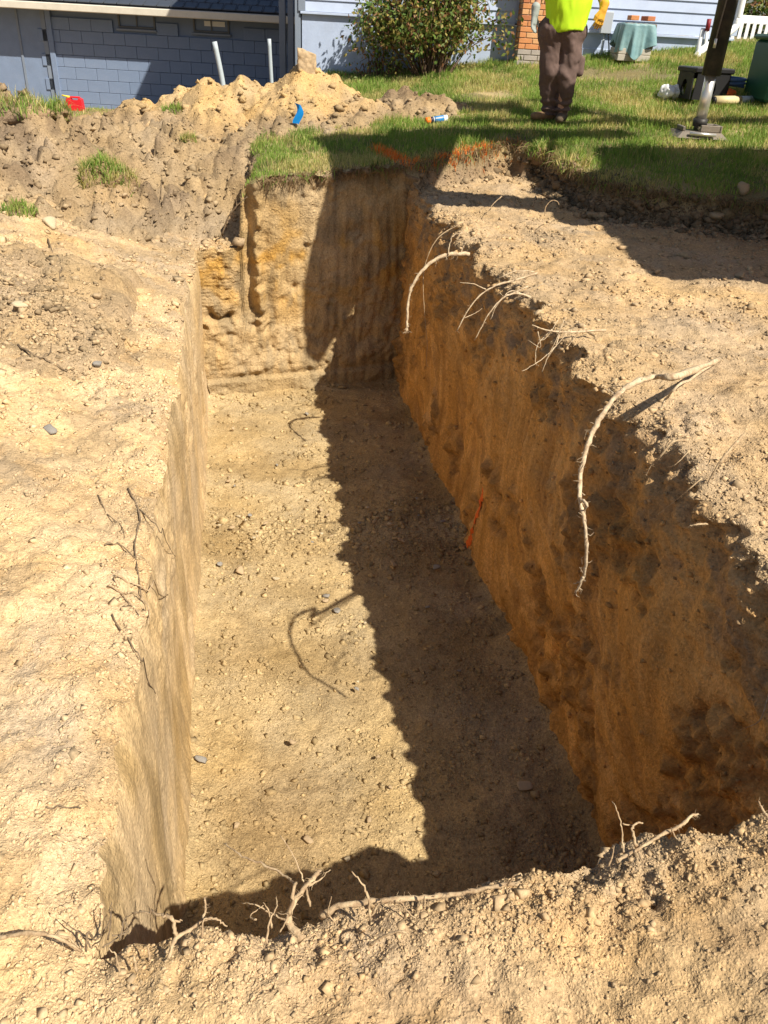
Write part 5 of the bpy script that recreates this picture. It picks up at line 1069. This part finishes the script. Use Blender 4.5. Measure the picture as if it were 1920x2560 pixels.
for k in range(7):                                        # row of white block letters, too small to read
    c = e * (-.018 + k * .0135); q = yv * .0292 + abs(zv) * .0185; hgt = abs(zv) * .007
    child(B().box(c + q - e * .004 - hgt - abs(yv) * .002, c + q + e * .004 + hgt + abs(yv) * .002), 'lettering', 'can_white', lb)
fl_ = gp(738, 315); fz = fl_[2]
fg = thing('marker_flag', (fl_[0], fl_[1], min(fz, fl_[2])), 'blue plastic marker flag drooping on the topsoil heap', 'flag')
M['flag'] = paint('blue_flag_plastic', (.01, .22, .62), .35, .08); child(B().tube([(0, 0, -.1), (.0, 0, .24)], .0025, 6), 'wire', 'steel', fg, True)
Vf = [(.0 + .018 * math.sin(k * .5) + q * .022 + .008 * math.sin(q * 1.7 + k * .6), -.02 + .015 * math.cos(q * 1.4 + k * .4), .22 - k * .021 - q * .004) for k in range(10) for q in range(4)]
child(B().add(Vf + [(x + .001, y + .003, z) for x, y, z in Vf], [(k * 4 + q, k * 4 + q + 1, (k + 1) * 4 + q + 1, (k + 1) * 4 + q) for k in range(9) for q in range(3)] + [(40 + k * 4 + q, 40 + (k + 1) * 4 + q, 40 + (k + 1) * 4 + q + 1, 40 + k * 4 + q + 1) for k in range(9) for q in range(3)]), 'flag_sheet', 'flag', fg, True)
M['red_plastic'] = paint('red_plastic', (.62, .02, .03), .35, .06); M['yellow_plastic'] = paint('yellow_plastic', (.80, .60, .06), .4, .06)
gc = thing('fuel_can', tuple(gp(188, 276)), 'red plastic fuel can with yellow spout by the slate blue wall', 'fuel can'); M['red_plastic']
prof = [(-.155, 0), (.155, 0), (.165, .04), (.155, .19), (.11, .215), (.095, .175), (-.04, .175), (-.055, .215), (-.12, .205), (-.165, .05)]
child(B().prism(prof, -.07, .07), 'body', 'red_plastic', gc); child(B().box((-.06, -.03, .205), (.12, .03, .235), .01), 'handle', 'red_plastic', gc); child(B().tube([(-.09, 0, .20), (-.10, 0, .235)], .028, 12), 'cap', 'yellow_plastic', gc, True); child(B().tube([(-.10, 0, .225), (-.21, 0, .240)], .014, 10), 'spout', 'yellow_plastic', gc, True)
V_, F_ = snet(lambda a, b, c: np.maximum(np.maximum(np.abs(a + .12 * c) - .105 - .012 * n3(a, b, c, .1, 3), np.abs(b) - .04), np.abs(c + .15 * a) - .15) + .016 * fbm3(a, b, c, .09, 3, 7), (-.2, -.1, -.24), (.2, .1, .24), .011)
sb = mk('stone_slab', V_, F_, M['stone'], None, False); sb.location = gp(765, 190) + np.array([0, .08, .09]); sb.rotation_euler = (-.1, .12, .15); tag(sb, 'upright flat stone slab on the peak of the tallest dirt pile', 'stone slab')
for px, py, Y, R, lb, mt in ((540, 190, 10.35, .085, 'angular stone on top of the middle dirt pile', 'stone'), (128, 570, 6.2, .11, 'large pale soil lump on the upper left bank', 'stone_pale'), (312, 493, 7.3, .05, 'round tan stone below the overturned sod clump', 'stone'), (55, 770, 5.0, .07, 'pointed pale rock left of the dark gravel patch', 'stone_pale'), (245, 745, 5.4, .055, 'brown rock at the upper edge of the dark gravel patch', 'stone'), (245, 915, 4.4, .05, 'dark clod below the dark gravel patch', 'stone_grey'), (125, 1080, 3.75, .05, 'dark stone alone on the pale left bank', 'stone_grey'), (235, 1200, 3.3, .028, 'small brown stone on the pale left bank', 'stone'), (1790, 545, 6.6, .10, 'blocky brown stone in the shaded step face at the right', 'stone'), (1860, 480, 6.9, .12, 'largest stone in the step face at the right photo edge', 'stone'), (1640, 685, 5.6, .05, 'brown clod on the sunlit right bench near the shadow', 'stone'), (1850, 695, 5.5, .06, 'reddish stone on the right bench near the photo edge', 'stone'), (1590, 765, 5.0, .035, 'small clod casting a shadow on the right bench', 'stone')):
    q = gp(px, py); o = bpy.data.objects.new('rock', ROCKS[int(px) % 8].copy()); link(o); o.data.materials.append(M[mt]); o.location = (q[0], q[1], q[2] + R * .25); o.scale = (R, R, R * .8); o.rotation_euler = (.2, .1, px * .7); tag(o, lb, 'rock')

# ------------------------------------------------------------------ person
M['hi_vis'] = None; n = N('hi_vis_yellow', .75, .15); n.col((.52, .82, .03)); n.b.inputs['Emission Strength'].default_value = 0; M['hi_vis'] = n.m
M['trousers'] = paint('brown_work_trousers', (.125, .084, .074), .9, .15, 120, .002); M['skin'] = paint('skin', (.50, .27, .18), .55, .05)
M['boot'] = paint('tan_boot', (.24, .15, .08), .8, .15, 60, .003); M['boot_shaded'] = paint('tan_boot_shaded', (.10, .075, .05), .8, .15, 60, .003); M['glove_y'] = paint('yellow_leather_glove', (.66, .36, .04), .8, .15, 60, .003); M['glove_g'] = paint('grey_knit_glove', (.30, .34, .33), .9, .1, 90, .002); M['hair'] = paint('dark_hair', (.05, .035, .025), .7, .1)
mp_ = (1.66, 9.84); pz_ = float(lawn_h(*mp_)) + .01
man = thing('person', (mp_[0], mp_[1], pz_), 'person in hi-vis yellow shirt, brown work trousers and gloves standing on the lawn', 'person')
def body(X_, Y_, Z_):
    c = lambda a, b, ra, rb: cap(X_, Y_, Z_, a, b, ra, rb)
    d = c((-.07, 0, .92), (-.06, .0, 1.15), .15, .15); d = smin(d, c((-.06, 0, 1.15), (-.05, .02, 1.40), .16, .15), .08)
    d = smin(d, c((-.19, 0, .90), (-.12, -.02, .48), .085, .06), .06); d = smin(d, c((-.12, -.02, .48), (-.085, .06, .10), .06, .045), .03)
    d = smin(d, c((.04, -.02, .90), (.01, -.07, .48), .085, .06), .06); d = smin(d, c((.01, -.07, .48), (.02, -.04, .10), .06, .045), .03)
    d = smin(d, c((-.05, .02, 1.42), (-.05, .0, 1.56), .06, .055), .05); d = smin(d, c((-.05, -.02, 1.64), (-.05, -.01, 1.71), .085, .095), .04)
    d = smin(d, c((-.05, -.10, 1.66), (-.05, -.125, 1.645), .014, .012), .02)
    d = smin(d, c((-.26, .02, 1.40), (-.36, .02, 1.16), .058, .046), .05); d = smin(d, c((-.36, .02, 1.16), (-.395, -.03, .985), .042, .032), .03)
    d = smin(d, c((.16, .02, 1.40), (.29, .05, 1.16), .058, .046), .05); d = smin(d, c((.29, .05, 1.16), (.285, -.10, 1.05), .042, .034), .03)
    return d
V_, F_ = snet(body, (-.5, -.25, .03), (.45, .25, 1.85), .018); bd = mk('body', V_, F_, M['skin'], man)
def shirt(X_, Y_, Z_):
    c = lambda a, b, ra, rb: cap(X_, Y_ * 1.15, Z_, a, b, ra, rb)
    d = c((-.065, -.03, .90), (-.06, -.03, 1.12), .205, .215); d = smin(d, c((-.06, -.01, 1.12), (-.05, .01, 1.36), .205, .185), .1)
    d = smin(d, c((-.24, .01, 1.38), (-.32, .02, 1.22), .085, .085), .06); d = smin(d, c((.14, .01, 1.38), (.245, .03, 1.22), .085, .085), .06)
    d = d + .012 * fbm3(X_ * 1.6, Y_, Z_ * .55, .16, 3, 611) + .006 * n3(X_, Y_, Z_ * .4, .05, 612)
    hem = .845 + .02 * np.sin(X_ * 14 + 1) - .05 * (X_ + .07); neck = Z_ - 1.50
    return np.maximum(np.maximum(d, hem - Z_), neck)
V_, F_ = snet(shirt, (-.5, -.32, .75), (.42, .32, 1.55), .014); child_o = mk('shirt', V_, F_, M['hi_vis'], man)
def trous(X_, Y_, Z_):
    c = lambda a, b, ra, rb: cap(X_, Y_, Z_, a, b, ra, rb)
    d = c((-.17, 0, .86), (.02, -.01, .86), .155, .155)
    lo_ = sst(.55, .10, Z_)
    l = smin(c((-.19, .0, .84), (-.155, -.01, .46), .135, .118), c((-.155, -.01, .46), (-.09, .05, .10), .115, .082), .04)
    r_ = smin(c((.035, -.02, .84), (.02, -.06, .46), .125, .115), c((.02, -.06, .46), (.03, -.03, .10), .110, .082), .04)
    d = smin(d, smin(l, r_, .015), .06)
    d = d + .024 * fbm3(X_ * 1.0, Y_, Z_ * .8 + X_ * .5, .15, 3, 621) + lo_ * .016 * np.sin(Z_ * 95 + 3 * n3(X_, Y_, Z_, .12, 622)) * sst(.30, .12, Z_) + .006 * n3(X_, Y_, Z_ * .5, .05, 623)
    pk_ = smin(c((.155, -.06, .60), (.150, -.07, .48), .045, .05), d, .015); return np.maximum(pk_ + .008, .055 - Z_)
V_, F_ = snet(trous, (-.42, -.28, .02), (.30, .26, 1.05), .012); mk('trousers', V_, F_, M['trousers'], man)
def boot(ax, ay, yaw, nm, mt):
    ca, sa = math.cos(yaw), math.sin(yaw)
    def f(X_, Y_, Z_):
        x, y = (X_ - ax) * ca + (Y_ - ay) * sa, -(X_ - ax) * sa + (Y_ - ay) * ca
        d = cap(x, y, Z_, (0, .02, .20), (0, .03, .06), .060, .058); d = smin(d, cap(x, y * .9, Z_ * 1.15, (0, .03, .05), (0, -.17, .045), .052, .046), .04); return np.maximum(d, -Z_)
    V_, F_ = snet(f, (ax - .3, ay - .3, -.02), (ax + .3, ay + .25, .30), .012); o = mk('boot', V_, F_, M[mt], man)
    so_ = B().tube([(0, 0, 0), (0, 0, .02)], .05, 10); return o
boot(-.10, .06, -1.0, 'boot', 'boot'); boot(.03, -.04, -.25, 'boot', 'boot_shaded')  # one pair; sunlit and shaded tones are put into their colours
def glove(w, dirn, palm_n, mt, spread=.021, curl=.25, name='glove'):
    w = np.array(w, float); d = np.array(dirn, float); d /= np.linalg.norm(d); nn = np.array(palm_n, float); nn -= d * (nn @ d); nn /= np.linalg.norm(nn); s_ = np.cross(d, nn)
    def f(X_, Y_, Z_):
        c = lambda a, b, ra, rb: cap(X_, Y_, Z_, a, b, ra, rb)
        r0 = c(w - d * .06, w, .046, .038)
        for q in (-1.1, 0, 1.1): r0 = smin(r0, c(w + s_ * q * .012, w + d * .085 + s_ * q * spread * .95, .026, .021), .012)
        for q, ln in zip((-1.5, -.5, .5, 1.5), (.070, .084, .080, .062)):
            k0 = w + d * .088 + s_ * q * spread; k1 = k0 + d * ln * .5 + nn * ln * curl * .3 + s_ * q * .004; k2 = k1 + d * ln * .45 + nn * ln * curl * .9
            r0 = smin(smin(r0, c(k0, k1, .0125, .0115), .005), c(k1, k2, .0115, .0095), .004)
        t0 = w + d * .03 - s_ * .034; t1 = t0 + d * .04 - s_ * .022 + nn * .012; t2 = t1 + d * .034 + nn * .012
        return smin(smin(r0, c(t0, t1, .016, .014), .01), c(t1, t2, .014, .011), .005)
    lo_ = np.minimum(w - .13, w + d * .22 - .08); hi_ = np.maximum(w + .13, w + d * .22 + .08); V_, F_ = snet(f, lo_, hi_, .0062); return mk(name, V_, F_, M[mt], man)
glove((-.395, -.03, .985), (-.02, -.12, -1), (.6, -.5, 0), 'glove_g'); gy_ = glove((.285, -.10, 1.05), (-.20, -.25, -1), (-.35, .9, 0), 'glove_y', .023, .35)
gl = B(); a_ = np.linspace(0, 2 * np.pi, 20); cpt = np.array((.267, -.165, .96)); gl.tube(np.stack([cpt[0] + .016 * np.cos(a_), cpt[1] + 0 * a_, cpt[2] + .010 * np.sin(a_)], 1), .002, 5); child(gl, 'glove_logo', 'black_plastic', gy_)
V_, F_ = snet(lambda a, b, c: np.maximum(np.sqrt((a + .05) ** 2 / .0098 + (b + .005) ** 2 / .0125 + (c - 1.70) ** 2 / .0145) - 1, -(b + .06 + (c - 1.70) * -.5)) * .1, (-.2, -.16, 1.55), (.1, .16, 1.87), .014); mk('hair', V_, F_, M['hair'], bd)
for sx in (-1, 1): child(B().tube([(-.05 + sx * .033, -.100, 1.685), (-.05 + sx * .033, -.106, 1.685)], .011, 10), 'eye', 'white', bd, True); child(B().tube([(-.05 + sx * .1, .0, 1.655), (-.05 + sx * .108, .005, 1.69)], .016, 8), 'ear', 'skin', bd, True)
child(B().tube([(-.075, -.097, 1.612), (-.05, -.104, 1.610), (-.025, -.097, 1.612)], .007, 6), 'mouth', 'dark_red', bd, True)
